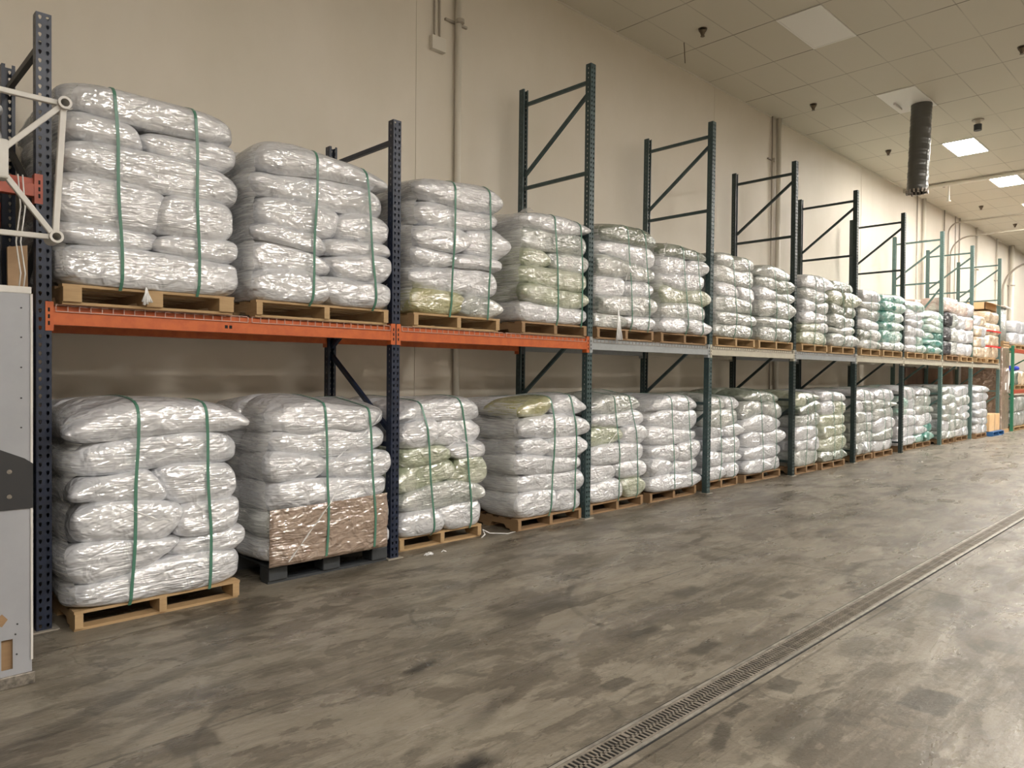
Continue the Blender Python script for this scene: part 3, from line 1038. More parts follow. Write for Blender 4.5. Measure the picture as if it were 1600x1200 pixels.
def make_load(name, cx, y0, z, wd, dp, ht, label, group, mats, seed, layers=6, n=12, rz=0.0, pattern=None, bulge=0.05,
              straps=((0.27, 0.30), (0.76, 0.76)), strap_w=0.015, cat='sack load', sheet=None, ear=0.15, boxy=0.0, film_side=False, squash=None, xlim=None):
    """one strapped and wrapped load: sacks in courses, green straps, film. Local origin: centre of the pallet top"""
    rs = np.random.RandomState(seed)
    t = thing(name, label, cat, (cx, y0 + dp / 2, z), rz, group)
    if n <= 12:
        bulge, n = 0.032, n + 3
    if n not in GRIDS:
        GRIDS[n] = cube_grid(n)
    Q, F = GRIDS[n]
    h = ht / layers
    W2, D2 = wd / 2, dp / 2
    zs_ = [ht * v for v in np.cumsum([0.0] + [(1.0 + rs.uniform(-0.12, 0.12) + (0.12 if k == layers - 1 else 0)) for k in range(layers)])]
    zs_ = [v * ht / zs_[-1] for v in zs_]
    # wavy surfaces between the courses
    ws = []
    for k in range(layers + 1):
        amp = 0.0 if k == 0 else (0.16 if k == layers else 0.22) * h
        ws.append((rs.normal(size=2) * 2.2, rs.normal(size=2) * 3.6, rs.uniform(0, 6, 2), amp * rs.uniform(0.7, 1.3)))

    def surf(k, x, y):
        a, b_, ph, am = ws[k]
        zz = zs_[k] + am * (np.sin(a[0] * x + a[1] * y + ph[0]) + 0.6 * np.sin(b_[0] * x + b_[1] * y + ph[1])) / 1.6
        if k == layers:
            r2 = np.clip(np.abs(x) / W2, 0, 1.2) ** 3 * 0.35 + np.clip(np.abs(y) / D2, 0, 1.2) ** 3 * 0.35
            zz = zz - r2 * h * 0.55
        return zz
    allv, allf, off = [], [], 0
    for k in range(layers):
        pat = (pattern[k] if pattern else ('w' if (k + seed) % 2 == 0 else 's'))
        if not pattern and rs.rand() < 0.35:
            pat = 's'
        cells = []
        fd = rs.uniform(0.46, 0.54)
        if pat == 'w':
            rows = [((0, 1),), ((0, rs.uniform(.45, .55)), None)]
            c = rows[1][0][1]
            rows[1] = ((0, c), (c, 1))
        elif pat == 't':
            rows = [((0, .36), (.36, .68), (.68, 1)), ((0, .5), (.5, 1))]
        else:
            c = rs.uniform(0.40, 0.60)
            rows = [((0, c), (c, 1)), ((0, 1),)]
        for ri, row in enumerate(rows):
            ya, yb = (-D2, -D2 + dp * fd) if ri == 0 else (-D2 + dp * fd, D2)
            seam = rs.choice([-1, 1]) * rs.uniform(0.03, 0.10)
            for (a, b_) in row:
                cells.append((-W2 + wd * a, -W2 + wd * b_, ya, yb, ri, seam))
        for (xa, xb, ya, yb, ri, seam) in cells:
            ov = 0.022
            xa2 = xa - ov - (rs.uniform(-0.2, 1) * bulge if xa <= -W2 + 1e-6 else 0)
            xb2 = xb + ov + (rs.uniform(-0.2, 1) * bulge if xb >= W2 - 1e-6 else 0)
            ya2 = ya - ov - (rs.uniform(-0.3, 0.9) * bulge if ya <= -D2 + 1e-6 else 0)
            yb2 = yb + ov + (rs.uniform(-0.3, 0.6) * bulge if yb >= D2 - 1e-6 else 0)
            ca, cb = (xa2 + xb2) / 2, (ya2 + yb2) / 2
            A, B = (xb2 - xa2) / 2, (yb2 - ya2) / 2
            Np = 4.2 + rs.uniform(-0.5, 1.6) + 6 * boxy
            Mv = 3.3 + rs.uniform(-0.4, 0.8) + 5 * boxy
            ax, ay, az = np.abs(Q[:, 0]), np.abs(Q[:, 1]), np.abs(Q[:, 2])
            r = ((ax ** Np + ay ** Np) ** (Mv / Np) + az ** Mv) ** (-1 / Mv)
            q = Q * r[:, None]
            cor = np.clip(np.abs(q[:, 0] * q[:, 1]) * 1.15, 0, 1) ** 4 * (1 - np.clip(np.abs(q[:, 2]), 0, 1) ** 2) ** 2
            sx = np.where(q[:, 0] > 0, rs.uniform(0, 1.6), rs.uniform(0, 1.6))
            sy = np.where(q[:, 1] > 0, rs.uniform(0, 1.2), rs.uniform(0, 1.2))
            e = ear * cor * (sx * sy) * (1 - boxy)
            # extents in metres, ears stick out equally
            ex = np.sign(q[:, 0]) * e * 0.55
            ey = np.sign(q[:, 1]) * e * 0.55
            x = ca + q[:, 0] * A + ex
            if xb < W2 - 1e-6:
                x = x + seam * q[:, 2] * np.clip(q[:, 0], 0, 1) ** 2
            if xa > -W2 + 1e-6:
                x = x + seam * q[:, 2] * np.clip(-q[:, 0], 0, 1) ** 2
            # the front is drawn flatter by the film than the ends
            fpl = np.clip((ax * r) ** Np + (ay * r) ** Np, 1e-6, 1) ** (1 / Np)
            wfr = np.where(q[:, 1] < 0, ay ** 6 / (ax ** 6 + ay ** 6 + 1e-9), 0) if ya <= -D2 + 1e-6 else 0
            y = cb + q[:, 1] * B * fpl ** (-0.33 * wfr) + ey
            P = np.stack([x, y, q[:, 2] * 0.12], 1)
            lo, hi = surf(k, x, y), surf(k + 1, x, y)
            if k == 0:
                lo = lo + 0.002
            qz = np.clip(q[:, 2] * 1.16, -1, 1)
            zz = (lo + hi) / 2 + (hi - lo) / 2 * qz * 1.09
            # tilt of the outer seam
            tilt = rs.uniform(-0.12, 0.12) * h
            zz = zz + tilt * (np.clip((np.abs(q[:, 0]) - 0.6) / 0.4, 0, 1)) * (1 - qz ** 2)
            V = np.stack([x, y, zz], 1)
            c0 = np.array([ca, cb, (zs_[k] + zs_[k + 1]) / 2])
            nrm = (V - c0) / np.array([A, B, h / 2]) ** 1.5
            nrm /= np.linalg.norm(nrm, axis=1)[:, None] + 1e-9
            side = (1 - np.abs(qz) ** 4)
            d = wav(rs, V, 9, 0.017) + wav(rs, V, 22, 0.010, 6)
            d += wav(rs, V * np.array([0.4, 0.4, 1.5]), 48, 0.0028, 6)
            V = V + nrm * (d * (0.25 + 0.75 * side))[:, None]
            if k == 0:
                V[:, 2] = np.maximum(V[:, 2], 0.001)
            if xlim:      # sacks press flat against the posts beside them
                lo_, hi_ = xlim[0] - cx, xlim[1] - cx
                V[:, 0] = np.clip(V[:, 0], lo_, hi_)
            me = bpy.data.meshes.new('bag')
            me.from_pydata(V.tolist(), [], F)
            me.polygons.foreach_set('use_smooth', [True] * len(F))
            if callable(mats):
                mk = mats(k, ri, (xa + xb) / 2 / wd, rs)
            else:
                mk = mats
            me.materials.append(M[mk])
            o = bpy.data.objects.new('bag', me)
            col.objects.link(o)
            o.parent = t
            if mk not in ('white',):
                wd_ = {'grey': 'greyish bag', 'green': 'pale green bag', 'olive': 'olive green bag', 'dark': 'dark green bag', 'teal': 'teal bag',
                       'mint': 'mint green bag', 'pink': 'pinkish bale', 'tan': 'tan bundle', 'black': 'black wrapped bundle', 'carton_wrapped': 'wrapped brown carton'}
                if not isinstance(mats, str):
                    o['label'] = wd_.get(mk, 'coloured bag')
            allv.append(V)
            allf += [tuple(i + off for i in f) for f in F]
            off += len(V)
    V = np.concatenate(allv)
    if sheet:      # a cardboard sheet held against the front under the film
        sx0, sx1, sz0, sz1 = sheet
        g = MB()
        nx, nz = 24, 14
        bv0 = BVHTree.FromPolygons([Vector(v) for v in V], allf)
        ys = []
        for j in range(nz + 1):
            for i in range(nx + 1):
                x = -W2 + wd * (sx0 + (sx1 - sx0) * i / nx)
                zt = sz1 + 0.02 * (i / nx) * ht
                zz = sz0 + (zt - sz0) * j / nz
                ys.append((x, zz))
        yv = []
        for (x, zz) in ys:
            hit = bv0.ray_cast(Vector((x, -3, max(zz, 0.02))), Vector((0, 1, 0)))
            yv.append(min(hit[0].y, -D2 + 0.03) if hit[0] else -D2)
        ymin = min(yv)
        vv = []
        for (x, zz), yy in zip(ys, yv):
            vv.append((x, ymin * 0.75 + yy * 0.25 - 0.010 - 0.012, zz))
        fs = [(j * (nx + 1) + i, j * (nx + 1) + i + 1, (j + 1) * (nx + 1) + i + 1, (j + 1) * (nx + 1) + i) for j in range(nz) for i in range(nx)]
        # sheet lies in front of everything it covers
        vv = [(a, min(b_, yy - 0.006), c) for (a, b_, c), yy in zip(vv, yv)]
        so = MB().add(vv, fs).build('cardboard_sheet', M['carton_wrapped'], t, smooth=True)
        sd = so.modifiers.new('thickness', 'SOLIDIFY')
        sd.thickness = 0.005
        V2 = np.array(vv)
        V = np.concatenate([V, V2])
        allf = allf + [tuple(i + off for i in f) for f in fs]
    bvh = BVHTree.FromPolygons([Vector(v) for v in V], allf)
    ztop = V[:, 2].max()
    # ---- straps
    for (f0, f1) in straps:
        xb_, xt_ = -W2 + wd * f0, -W2 + wd * f1
        pts = []
        for j in range(50):
            zz = ztop * (0.02 + 0.98 * j / 49)
            x = xb_ + (xt_ - xb_) * zz / ztop
            hit = bvh.ray_cast(Vector((x, -3, zz)), Vector((0, 1, 0)))
            if hit[0] is not None and hit[0].y < D2 - 0.2:
                pts.append((hit[0].y, zz))
        for j in range(24):
            yy = -D2 - 0.05 + (dp + 0.1) * j / 23
            hit = bvh.ray_cast(Vector((xt_, yy, 3)), Vector((0, 0, -1)))
            if hit[0] is not None and hit[0].z > ztop * 0.6:
                pts.append((yy, hit[0].z))
        if len(pts) < 5:
            continue
        pts.append((-D2 - 0.002, -0.018))
        # convex outline seen from the side: taut strap
        pts = sorted(set(pts))
        hull = []
        for p in pts:            # upper hull over y
            while len(hull) > 1 and (hull[-1][0] - hull[-2][0]) * (p[1] - hull[-2][1]) - (hull[-1][1] - hull[-2][1]) * (p[0] - hull[-2][0]) >= 0:
                hull.pop()
            hull.append(p)
        # left (front) chain below the front-most point
        fr = min(pts)
        low = [p for p in pts if p[1] <= fr[1]]
        low = sorted(low, key=lambda p: p[1])
        chain = []
        for p in low:
            while len(chain) > 1 and (chain[-1][1] - chain[-2][1]) * (p[0] - chain[-2][0]) - (chain[-1][0] - chain[-2][0]) * (p[1] - chain[-2][1]) <= 0:
                chain.pop()
            chain.append(p)
        path = chain + [p for p in hull if p[1] > fr[1] or p[0] > fr[0]]
        # subdivide and pull slightly into the soft sacks
        pp = []
        for a, b_ in zip(path[:-1], path[1:]):
            L_ = math.hypot(b_[0] - a[0], b_[1] - a[1])
            m_ = max(1, int(L_ / 0.05))
            for s in range(m_):
                u = s / m_
                pp.append((a[0] + (b_[0] - a[0]) * u, a[1] + (b_[1] - a[1]) * u))
        pp.append(path[-1])
        mb = MB()
        vs = []
        for i, (yy, zz) in enumerate(pp):
            a, c = pp[max(i - 1, 0)], pp[min(i + 1, len(pp) - 1)]
            ty, tz = c[0] - a[0], c[1] - a[1]
            l_ = math.hypot(ty, tz) + 1e-9
            ny, nz = -tz / l_, ty / l_
            x = xb_ + (xt_ - xb_) * min(1, max(0, zz / ztop)) + 0.004 * math.sin(zz * 9 + seed)
            o1, o2 = 0.003, 0.0055
            for dxx, oo in ((-strap_w / 2, o1), (strap_w / 2, o1), (strap_w / 2, o2), (-strap_w / 2, o2)):
                vs.append((x + dxx, yy + ny * oo, zz + nz * oo))
        fs = []
        for i in range(len(pp) - 1):
            for k in range(4):
                k2 = (k + 1) % 4
                fs.append((i * 4 + k, i * 4 + k2, i * 4 + 4 + k2, i * 4 + 4 + k))
        mb.add(vs, fs).build('strap', M['strap'], t)
    # ---- film stretched over the hollows of the left side
    if film_side:
        ny_, nz_ = 26, 40
        grid = np.zeros((ny_ + 1, nz_ + 1))
        for i in range(ny_ + 1):
            yy = -D2 + 0.005 + (dp - 0.05) * i / ny_
            colx = []
            for j in range(nz_ + 1):
                zz = ztop * (0.015 + 0.93 * j / nz_)
                hit = bvh.ray_cast(Vector((-3, yy, zz)), Vector((1, 0, 0)))
                colx.append(hit[0].x if hit[0] is not None and hit[0].x < 0 else -W2 + 0.1)
            colx = np.array(colx)
            zz = np.arange(nz_ + 1)
            # lower convex hull in z = film taut over bulges
            hu = []
            for j in range(nz_ + 1):
                while len(hu) > 1 and (colx[hu[-1]] - colx[hu[-2]]) * (j - hu[-2]) - (colx[j] - colx[hu[-2]]) * (hu[-1] - hu[-2]) >= 0:
                    hu.pop()
                hu.append(j)
            taut = np.interp(zz, hu, colx[hu])
            grid[i] = 0.7 * taut + 0.3 * colx
        for _ in range(2):
            grid[1:-1] = (grid[:-2] + grid[1:-1] * 2 + grid[2:]) / 4
        vs, fs = [], []
        for i in range(ny_ + 1):
            for j in range(nz_ + 1):
                vs.append((grid[i, j] - 0.006, -D2 + 0.005 + (dp - 0.05) * i / ny_, ztop * (0.015 + 0.93 * j / nz_)))
        for i in range(ny_):
            for j in range(nz_):
                a = i * (nz_ + 1) + j
                fs.append((a, a + nz_ + 1, a + nz_ + 2, a + 1))
        MB().add(vs, fs).build('stretch_film', M['film'], t, smooth=True)['label'] = 'clear film over the side of the sacks'
    return t, bvh, (W2, D2, ztop)


def film_tail(t, x, y, z0, z1, r=0.03):
    """gathered loose end of the film"""
    mb = MB()
    for k in range(9):
        a = random.uniform(-1, 1)
        mb.tube([(x, y, z0), (x + a * r * 0.3, y - 0.01, (z0 + z1) / 2 + 0.01), (x + a * r, y - 0.012 - random.uniform(0, 0.02), z1 + random.uniform(-0.01, 0.02))],
                [0.003, 0.006, 0.008], 6)
    mb.build('film_tail', M['film_end'], t, smooth=True)


def film_band(t, bvh, p0, p1, wdt, n=30):
    """a bunched ribbon of film running slanting over the front"""
    pts = []
    for i in range(n + 1):
        s = i / n
        x, z = p0[0] + (p1[0] - p0[0]) * s, p0[1] + (p1[1] - p0[1]) * s
        hit = bvh.ray_cast(Vector((x, -3, z)), Vector((0, 1, 0)))
        pts.append([x, hit[0].y if hit[0] is not None else 0.0, z])
    hu = []
    for j in range(n + 1):
        while len(hu) > 1 and (pts[hu[-1]][1] - pts[hu[-2]][1]) * (j - hu[-2]) - (pts[j][1] - pts[hu[-2]][1]) * (hu[-1] - hu[-2]) >= 0:
            hu.pop()
        hu.append(j)
    taut = np.interp(range(n + 1), hu, [pts[k][1] for k in hu])
    vs = []
    for i, p in enumerate(pts):
        ww = wdt * (0.6 + 0.4 * math.sin(i * 0.8))
        vs += [(p[0], taut[i] - 0.006, p[2] - ww / 2), (p[0], taut[i] - 0.010, p[2]), (p[0], taut[i] - 0.006, p[2] + ww / 2)]
    fs = []
    for i in range(n):
        for k in range(2):
            a = i * 3 + k
            fs.append((a, a + 3, a + 4, a + 1))
    MB().add(vs, fs).build('film_band', M['film_band'], t, smooth=True)


def mixer(probs, front=None):
    """material chooser: probs {name: p}; front {(course, row 0 = front): name}"""
    ks = list(probs)
    ps = np.array([probs[k] for k in ks], float)
    ps /= ps.sum()

    def f(k, ri, xc, rs):
        if front:
            for key, v in front.items():
                if key[0] in ('l', 'r'):
                    if (key[0] == 'l' and xc < -0.05) or (key[0] == 'r' and xc > 0.05):
                        return v
                elif key[0] == k and (len(key) < 2 or key[1] is None or (key[1] == 'l' and xc < -0.05) or (key[1] == 'r' and xc > 0.05)):
                    return v
        return ks[rs.choice(len(ks), p=ps)]
    return f


def bay_limits(x):
    for k_, (a, b_) in enumerate(zip(FX[:-1], FX[1:])):
        if a < x < b_:
            return (a + 0.055 + 3.4 * max(0.0, fl[k_][3]), b_ - 0.055)


UX = lambda px: at(px, 520, 1, -0.03).x
WH = {'white': 1.0}
WG = {'white': 0.5, 'grey': 0.5}
GR = {'white': 0.25, 'grey': 0.5, 'green': 0.15, 'dark': 0.10}

# upper shelf: x0, x1 of the pallet, front y, top z, mats, options
upper = [
    dict(x=(0.085, 1.12), y=-0.10, top=3.34, mats='white', label='bright white sack load with two dark green straps, first from left on upper shelf',
         pat='wsswsw', n=26, straps=((0.30, 0.25), (0.76, 0.72)), pm='wood', blk=0.10, fs=True),
    dict(x=(1.30, 2.43), y=-0.07, top=3.26, mats='white', label='white sack load with slanting stretched film at its left, second on upper shelf',
         pat='ssssww', n=26, straps=((0.36, 0.40), (0.86, 0.78)), pm='wood', blk=0.045, fs=True),
    dict(x=(2.70, 3.70), y=-0.06, top=3.30, mats=mixer(WH, {(0, 'l'): 'olive', (0, 'r'): 'grey'}), label='white sack load with one olive sack at its bottom left, upper shelf',
         pat='swssww', n=20, straps=((0.38, 0.40), (0.84, 0.80)), pm='wood', blk=0.045, fs=True),
    dict(x=(4.00, 4.98), y=-0.06, top=3.22, mats=mixer(WG, {(1,): 'green', (2,): 'green', (3, 'l'): 'green', (3, 'r'): 'grey', (0,): 'white'}),
         label='pale green and white sack load before the first slate green frame', pat='wswsww', n=20, straps=((0.50, 0.42), (0.90, 0.82)), pm='wood_dark', blk=0.045, fs=True),
    dict(x=(5.16, 6.22), y=-0.06, top=3.27, mats=mixer(WG, {(5,): 'dark', (4,): 'white', (3, 'l'): 'grey', (1,): 'grey'}), label='sack load with loose film tails at its base, left on the grey beam',
         pat='swssww', n=14, straps=((0.55, 0.42), (0.88, 0.70)), pm='wood_dark', blk=0.045, fs=True),
    dict(x=(6.38, 7.42), y=-0.06, top=3.20, mats=mixer(GR, {(0,): 'white', (2,): 'green'}), label='greenish grey sack load right on the grey beam, beside the leaning frame',
         pat='swswsw', n=14, straps=((0.5, 0.4), (0.85, 0.7)), pm='wood_dark', blk=0.045, fs=True),
    dict(x=(7.66, 8.72), y=-0.06, top=3.24, mats=mixer(WG, {(5,): 'grey'}), label='white sack load at left on the first cream beam', n=12, fs=True),
    dict(x=(8.84, 9.94), y=-0.06, top=3.20, mats=mixer(GR, {(5,): 'grey'}), label='sack load with mottled grey top at right on the first cream beam', n=12),
    dict(x=(10.26, 11.24), y=-0.06, top=3.22, mats=mixer(GR), label='white and grey sack load at left on the second grey beam', n=12),
    dict(x=(11.38, 12.42), y=-0.06, top=3.22, mats=mixer(GR, {(5,): 'dark', (4,): 'green', (3,): 'dark'}), label='sack load with dark green upper sacks on the second grey beam', n=12),
    dict(x=(12.72, 13.68), y=-0.06, top=3.18, mats=mixer(GR), label='grey white sack load just left of the tall teal load', n=10),
    dict(x=(13.85, 14.92), y=-0.06, top=3.22, mats=mixer({'mint': 0.6, 'teal': 0.25, 'white': 0.15}, {(0,): 'grey', (5,): 'teal', ('l',): 'teal'}), pat='ssssss', label='tall teal tinted sack load left of the third dark green post', n=10),
    dict(x=(15.22, 16.25), y=-0.06, top=3.16, mats=mixer({'white': 0.75, 'mint': 0.25}), label='white sack load between the two teal tinted loads', n=10),
    dict(x=(16.50, 17.55), y=-0.06, top=3.02, mats=mixer({'mint': 0.7, 'teal': 0.3}, {(1,): 'teal', (0, 'l'): 'teal'}), pat='swswss', label='lower teal and mint sack load left of the black bundle', n=10),
]
ordin = ['first', 'second', 'third', 'fourth', 'fifth', 'sixth', 'seventh', 'eighth', 'ninth', 'tenth', 'eleventh', 'twelfth', 'thirteenth', 'fourteenth']
loads = {}
for i, u in enumerate(upper):
    x0, x1 = u['x']
    pallet(x0, x1, u['y'], DECK, 'wooden pallet under the %s load from the left on the upper shelf' % ordin[i], mat=u.get('pm', 'wood'), block=u.get('blk', 0.045))
    lim = list(bay_limits((x0 + x1) / 2))
    if i and upper[i - 1]['x'][1] > lim[0]:
        lim[0] = (upper[i - 1]['x'][1] + x0) / 2 + 0.006
    if i + 1 < len(upper) and upper[i + 1]['x'][0] < lim[1]:
        lim[1] = (upper[i + 1]['x'][0] + x1) / 2 - 0.006
    loads['U%d' % i] = make_load('wrapped_sack_load', (x0 + x1) / 2, u['y'] - 0.0, DECK + PH + 0.001, (x1 - x0) * 0.99, 1.13, u['top'] - DECK - PH, u['label'],
                                 'wrapped sack loads', u['mats'], 100 + i, n=u['n'], pattern=u.get('pat'), straps=u.get('straps', ((0.42, 0.36), (0.82, 0.72))),
                                 strap_w=0.019 if i < 4 else 0.014, film_side=u.get('fs', False), xlim=lim)

lower = [
    dict(x=(0.125, 1.125), y=-0.19, top=1.36, mats='white', label='silvery white sack load standing on the floor at the far left', pat='wsssww', n=26,
         straps=((0.30, 0.34), (0.80, 0.76)), pm='wood', blk=0.045, fs=True),
    dict(x=(1.41, 2.45), y=-0.045, top=1.35, mats=mixer(WH, {(0,): 'white', (1,): 'grey'}), label='white sack load with brown cardboard sheet on its lower front', pat='wwwsww', n=26,
         straps=((0.40, 0.42), (0.82, 0.80)), pm='plastic', sheet=(-0.04, 0.94, 0.006, 0.42), fs=True),
    dict(x=(2.68, 3.63), y=0.10, top=1.33, mats=mixer(WH, {(2,): 'green', (1,): 'grey', (3, 'l'): 'green'}), label='sack load on the floor behind the navy post with a greenish middle course',
         pat='swsssw', n=20, straps=((0.34, 0.22), (0.84, 0.70)), pm='wood', blk=0.045),
    dict(x=(4.02, 4.98), y=-0.01, top=1.34, mats=mixer(WH, {(5, 'l'): 'olive'}), label='white floor load with one olive sack at its top left', pat='swwsws', n=20,
         straps=((0.45, 0.48), (0.85, 0.80)), pm='wood_dark', blk=0.045, fs=True),
    dict(x=(5.20, 6.19), y=0.05, top=1.34, mats=mixer(WH, {(3, 'l'): 'green', (0, 'r'): 'green', (5,): 'grey'}), label='floor sack load left in the third bay with two pale green sacks', pat='sswsww', n=14,
         straps=((0.5, 0.4), (0.85, 0.7)), pm='wood_dark', fs=False),
    dict(x=(6.34, 7.38), y=0.05, top=1.31, mats='white', label='all white floor sack load right in the third bay', pat='wsswww', n=14, pm='wood_dark', fs=True),
    dict(x=(7.66, 8.57), y=0.10, top=1.32, mats=mixer(WG), label='white floor sack load directly right of the leaning frame', n=12),
    dict(x=(8.73, 9.86), y=0.08, top=1.34, mats=mixer(WH, {(5,): 'dark', (4,): 'grey', (1,): 'white'}), label='floor sack load with a dark glossy top course in the fourth bay', n=12),
    dict(x=(10.17, 11.0), y=-0.02, top=1.33, mats=mixer(GR), label='mottled grey floor sack load left in the fifth bay', n=12),
    dict(x=(11.09, 12.06), y=-0.05, top=1.34, mats=mixer({'white': 0.6, 'green': 0.4}, {(0,): 'dark', (1,): 'green', (5,): 'white'}), label='floor sack load with dark green bottom course in the fifth bay', n=12),
    dict(x=(12.68, 13.52), y=0.0, top=1.34, mats=mixer(WG), label='white floor sack load left in the sixth bay', n=10),
    dict(x=(13.62, 14.62), y=0.0, top=1.34, mats=mixer(WG), label='white floor sack load right in the sixth bay', n=10),
    dict(x=(15.26, 16.24), y=0.10, top=1.36, mats=mixer({'white': 0.7, 'mint': 0.3}, {(0, 'l'): 'mint', (0, 'r'): 'white'}), label='white floor sack load with mint patches in the seventh bay', n=10),
    dict(x=(16.36, 17.4), y=0.10, top=1.36, mats=mixer({'white': 0.7, 'grey': 0.3}, {(1, 'r'): 'teal', (0,): 'teal'}), label='floor sack load with teal bottom sacks in the seventh bay', n=10),
    dict(x=(17.90, 18.82), y=-0.02, top=1.36, mats=mixer(WG), label='white floor sack load left in the eighth bay', n=10),
    dict(x=(18.95, 19.95), y=-0.02, top=1.36, mats=mixer(WG), label='white floor sack load right in the eighth bay', n=10),
    dict(x=(20.35, 21.35), y=-0.12, top=1.38, mats='white', label='last white floor sack load before the orange carton', n=10),
]
ordin += ['fifteenth', 'sixteenth', 'seventeenth']
for i, u in enumerate(lower):
    x0, x1 = u['x']
    pl = u.get('pm') == 'plastic'
    pallet(x0, x1, u['y'], 0.0, 'charcoal plastic pallet under the load with the cardboard sheet' if pl else 'wooden pallet on the floor under the %s load from the left' % ordin[i],
           mat='plastic_dark' if pl else u.get('pm', 'wood' if i < 4 else 'wood_dark'), block=u.get('blk', 0.045), plastic=pl, dp=1.2 if i < 14 else 1.05 - u['y'])
    ph = 0.139 if pl else PH
    lim = list(bay_limits((x0 + x1) / 2))
    if i and lower[i - 1]['x'][1] > lim[0]:
        lim[0] = (lower[i - 1]['x'][1] + x0) / 2 + 0.006
    if i + 1 < len(lower) and lower[i + 1]['x'][0] < lim[1]:
        lim[1] = (lower[i + 1]['x'][0] + x1) / 2 - 0.006
    loads['L%d' % i] = make_load('wrapped_sack_load', (x0 + x1) / 2, u['y'], ph + 0.001, (x1 - x0) * 0.99, (1.06 if i < 14 else 0.98) - u['y'] if u['y'] > -0.15 else 1.19, u['top'] - ph, u['label'],
                                 'wrapped sack loads', u['mats'], 300 + i, n=u['n'], pattern=u.get('pat'), straps=u.get('straps', ((0.42, 0.36), (0.82, 0.72))),
                                 strap_w=0.019 if i < 4 else 0.014, sheet=u.get('sheet'), film_side=u.get('fs', False), xlim=lim)

t, bv, (w2, d2, zt) = loads['U0']
film_tail(t, -0.06, -d2 - 0.02, 0.02, -0.10, 0.035)
t, bv, (w2, d2, zt) = loads['U4']
film_tail(t, -w2 + 0.30, -d2 - 0.05, 0.25, -0.14, 0.06)
film_band(t, bv, (-0.1, 0.7), (-w2 + 0.3, 0.2), 0.03)
t, bv, (w2, d2, zt) = loads['L1']
film_band(t, bv, (-w2 + 0.10, 0.03), (0.02, 0.55), 0.022)
film_band(t, bv, (0.0, 0.74), (w2 - 0.02, 1.10), 0.016)
t, bv, (w2, d2, zt) = loads['L4']
film_band(t, bv, (-w2 + 0.05, 0.52), (0.0, 0.80), 0.02)
t, bv, (w2, d2, zt) = loads['L2']
film_band(t, bv, (-0.1, 0.95), (w2 - 0.03, 0.70), 0.02)
film_band(t, bv, (-0.1, 0.72), (w2 - 0.03, 0.95), 0.016)
t, bv, (w2, d2, zt) = loads['L0']
film_band(t, bv, (-0.05, 0.86), (w2 - 0.1, 1.02), 0.014)
film_band(t, bv, (-w2 + 0.2, 0.62), (-0.05, 0.5), 0.014)

# ------------------------------------------------------------------ eighth and ninth bay, upper shelf: other goods
def bale_stack(name, label, cat, x0, x1, y0, z, courses, m_edge, ncol, dp, h, jitter=0.02, seed=1, straps=0, strap_m='red_strap', boxy=0.6):
    rs = np.random.RandomState(seed)
    t = thing(name, label, cat, ((x0 + x1) / 2, y0 + dp / 2, z))
    wd = x1 - x0
    Q, F = GRIDS[10]
    for k in range(courses):
        for c in range(ncol):
            for r_ in range(2):
                xa, xb = -wd / 2 + wd * c / ncol, -wd / 2 + wd * (c + 1) / ncol
                ya, yb = (-dp / 2, 0) if r_ == 0 else (0, dp / 2)
                ca, cb = (xa + xb) / 2 + rs.uniform(-1, 1) * jitter, (ya + yb) / 2 + rs.uniform(-1, 1) * jitter
                q = Q.copy()
                Np = 6.0
                ax, ay, az = np.abs(q[:, 0]), np.abs(q[:, 1]), np.abs(q[:, 2])
                r = (ax ** Np + ay ** Np + az ** Np) ** (-1 / Np)
                q = q * r[:, None]
                V = np.stack([ca + q[:, 0] * (xb - xa) * 0.51, cb + q[:, 1] * (yb - ya) * 0.51, (k + 0.5) * h + q[:, 2] * h * 0.51], 1)
                V += q * wav(rs, V, 18, 0.012)[:, None] + q * wav(rs, V, 45, 0.006)[:, None]
                V[:, 2] = np.maximum(V[:, 2], 0.001)
                me = bpy.data.meshes.new('bale')
                me.from_pydata(V.tolist(), [], F)
                me.polygons.foreach_set('use_smooth', [True] * len(F))
                mk = m_edge(k, c, r_, rs)
                me.materials.append(M[mk])
                o = bpy.data.objects.new('bale', me)
                col.objects.link(o)
                o.parent = t
    for s in range(straps):
        zz = h * (0.95 + s * 1.3)
        g = 0.03
        a, d = wd / 2 + g, dp / 2 + g
        st = MB()
        st.box(-a, a, -d - 0.004, -d, zz, zz + 0.04)
        st.box(-a - 0.004, -a, -d, d, zz, zz + 0.04)
        st.box(a, a + 0.004, -d, d, zz, zz + 0.04)
        st.box(-a, a, d, d + 0.004, zz, zz + 0.04)
        st.build('strap', M[strap_m], t)
    return t


if 10 not in GRIDS:
    GRIDS[10] = cube_grid(10)
pallet(17.84, 18.84, -0.08, DECK, 'dark pallet under the black and white wrapped bales', mat='wood_dark')
bale_stack('wrapped_bale_stack', 'bale stack with black lower left side and pinkish trays on top', 'bale stack', 17.84, 18.84, -0.08, DECK + PH, 4,
           lambda k, c, r, rs: 'pink' if k == 3 else ('black' if c == 0 else 'grey'), 2, 1.16, 0.335, seed=5)
pallet(19.05, 20.1, -0.08, DECK, 'wooden pallet under the pale pink and white bales', mat='wood')
bale_stack('wrapped_bale_stack', 'pale pinkish white bale stack with thin ties on the upper shelf', 'bale stack', 19.05, 20.1, -0.08, DECK + PH, 4,
           lambda k, c, r, rs: 'pink' if (k == 3 and c == 0) or rs.rand() < 0.12 else 'white', 2, 1.16, 0.33, seed=8)
pallet(20.36, 21.3, -0.10, DECK, 'wooden pallet under the cream bundles right of the pale bales', mat='wood')
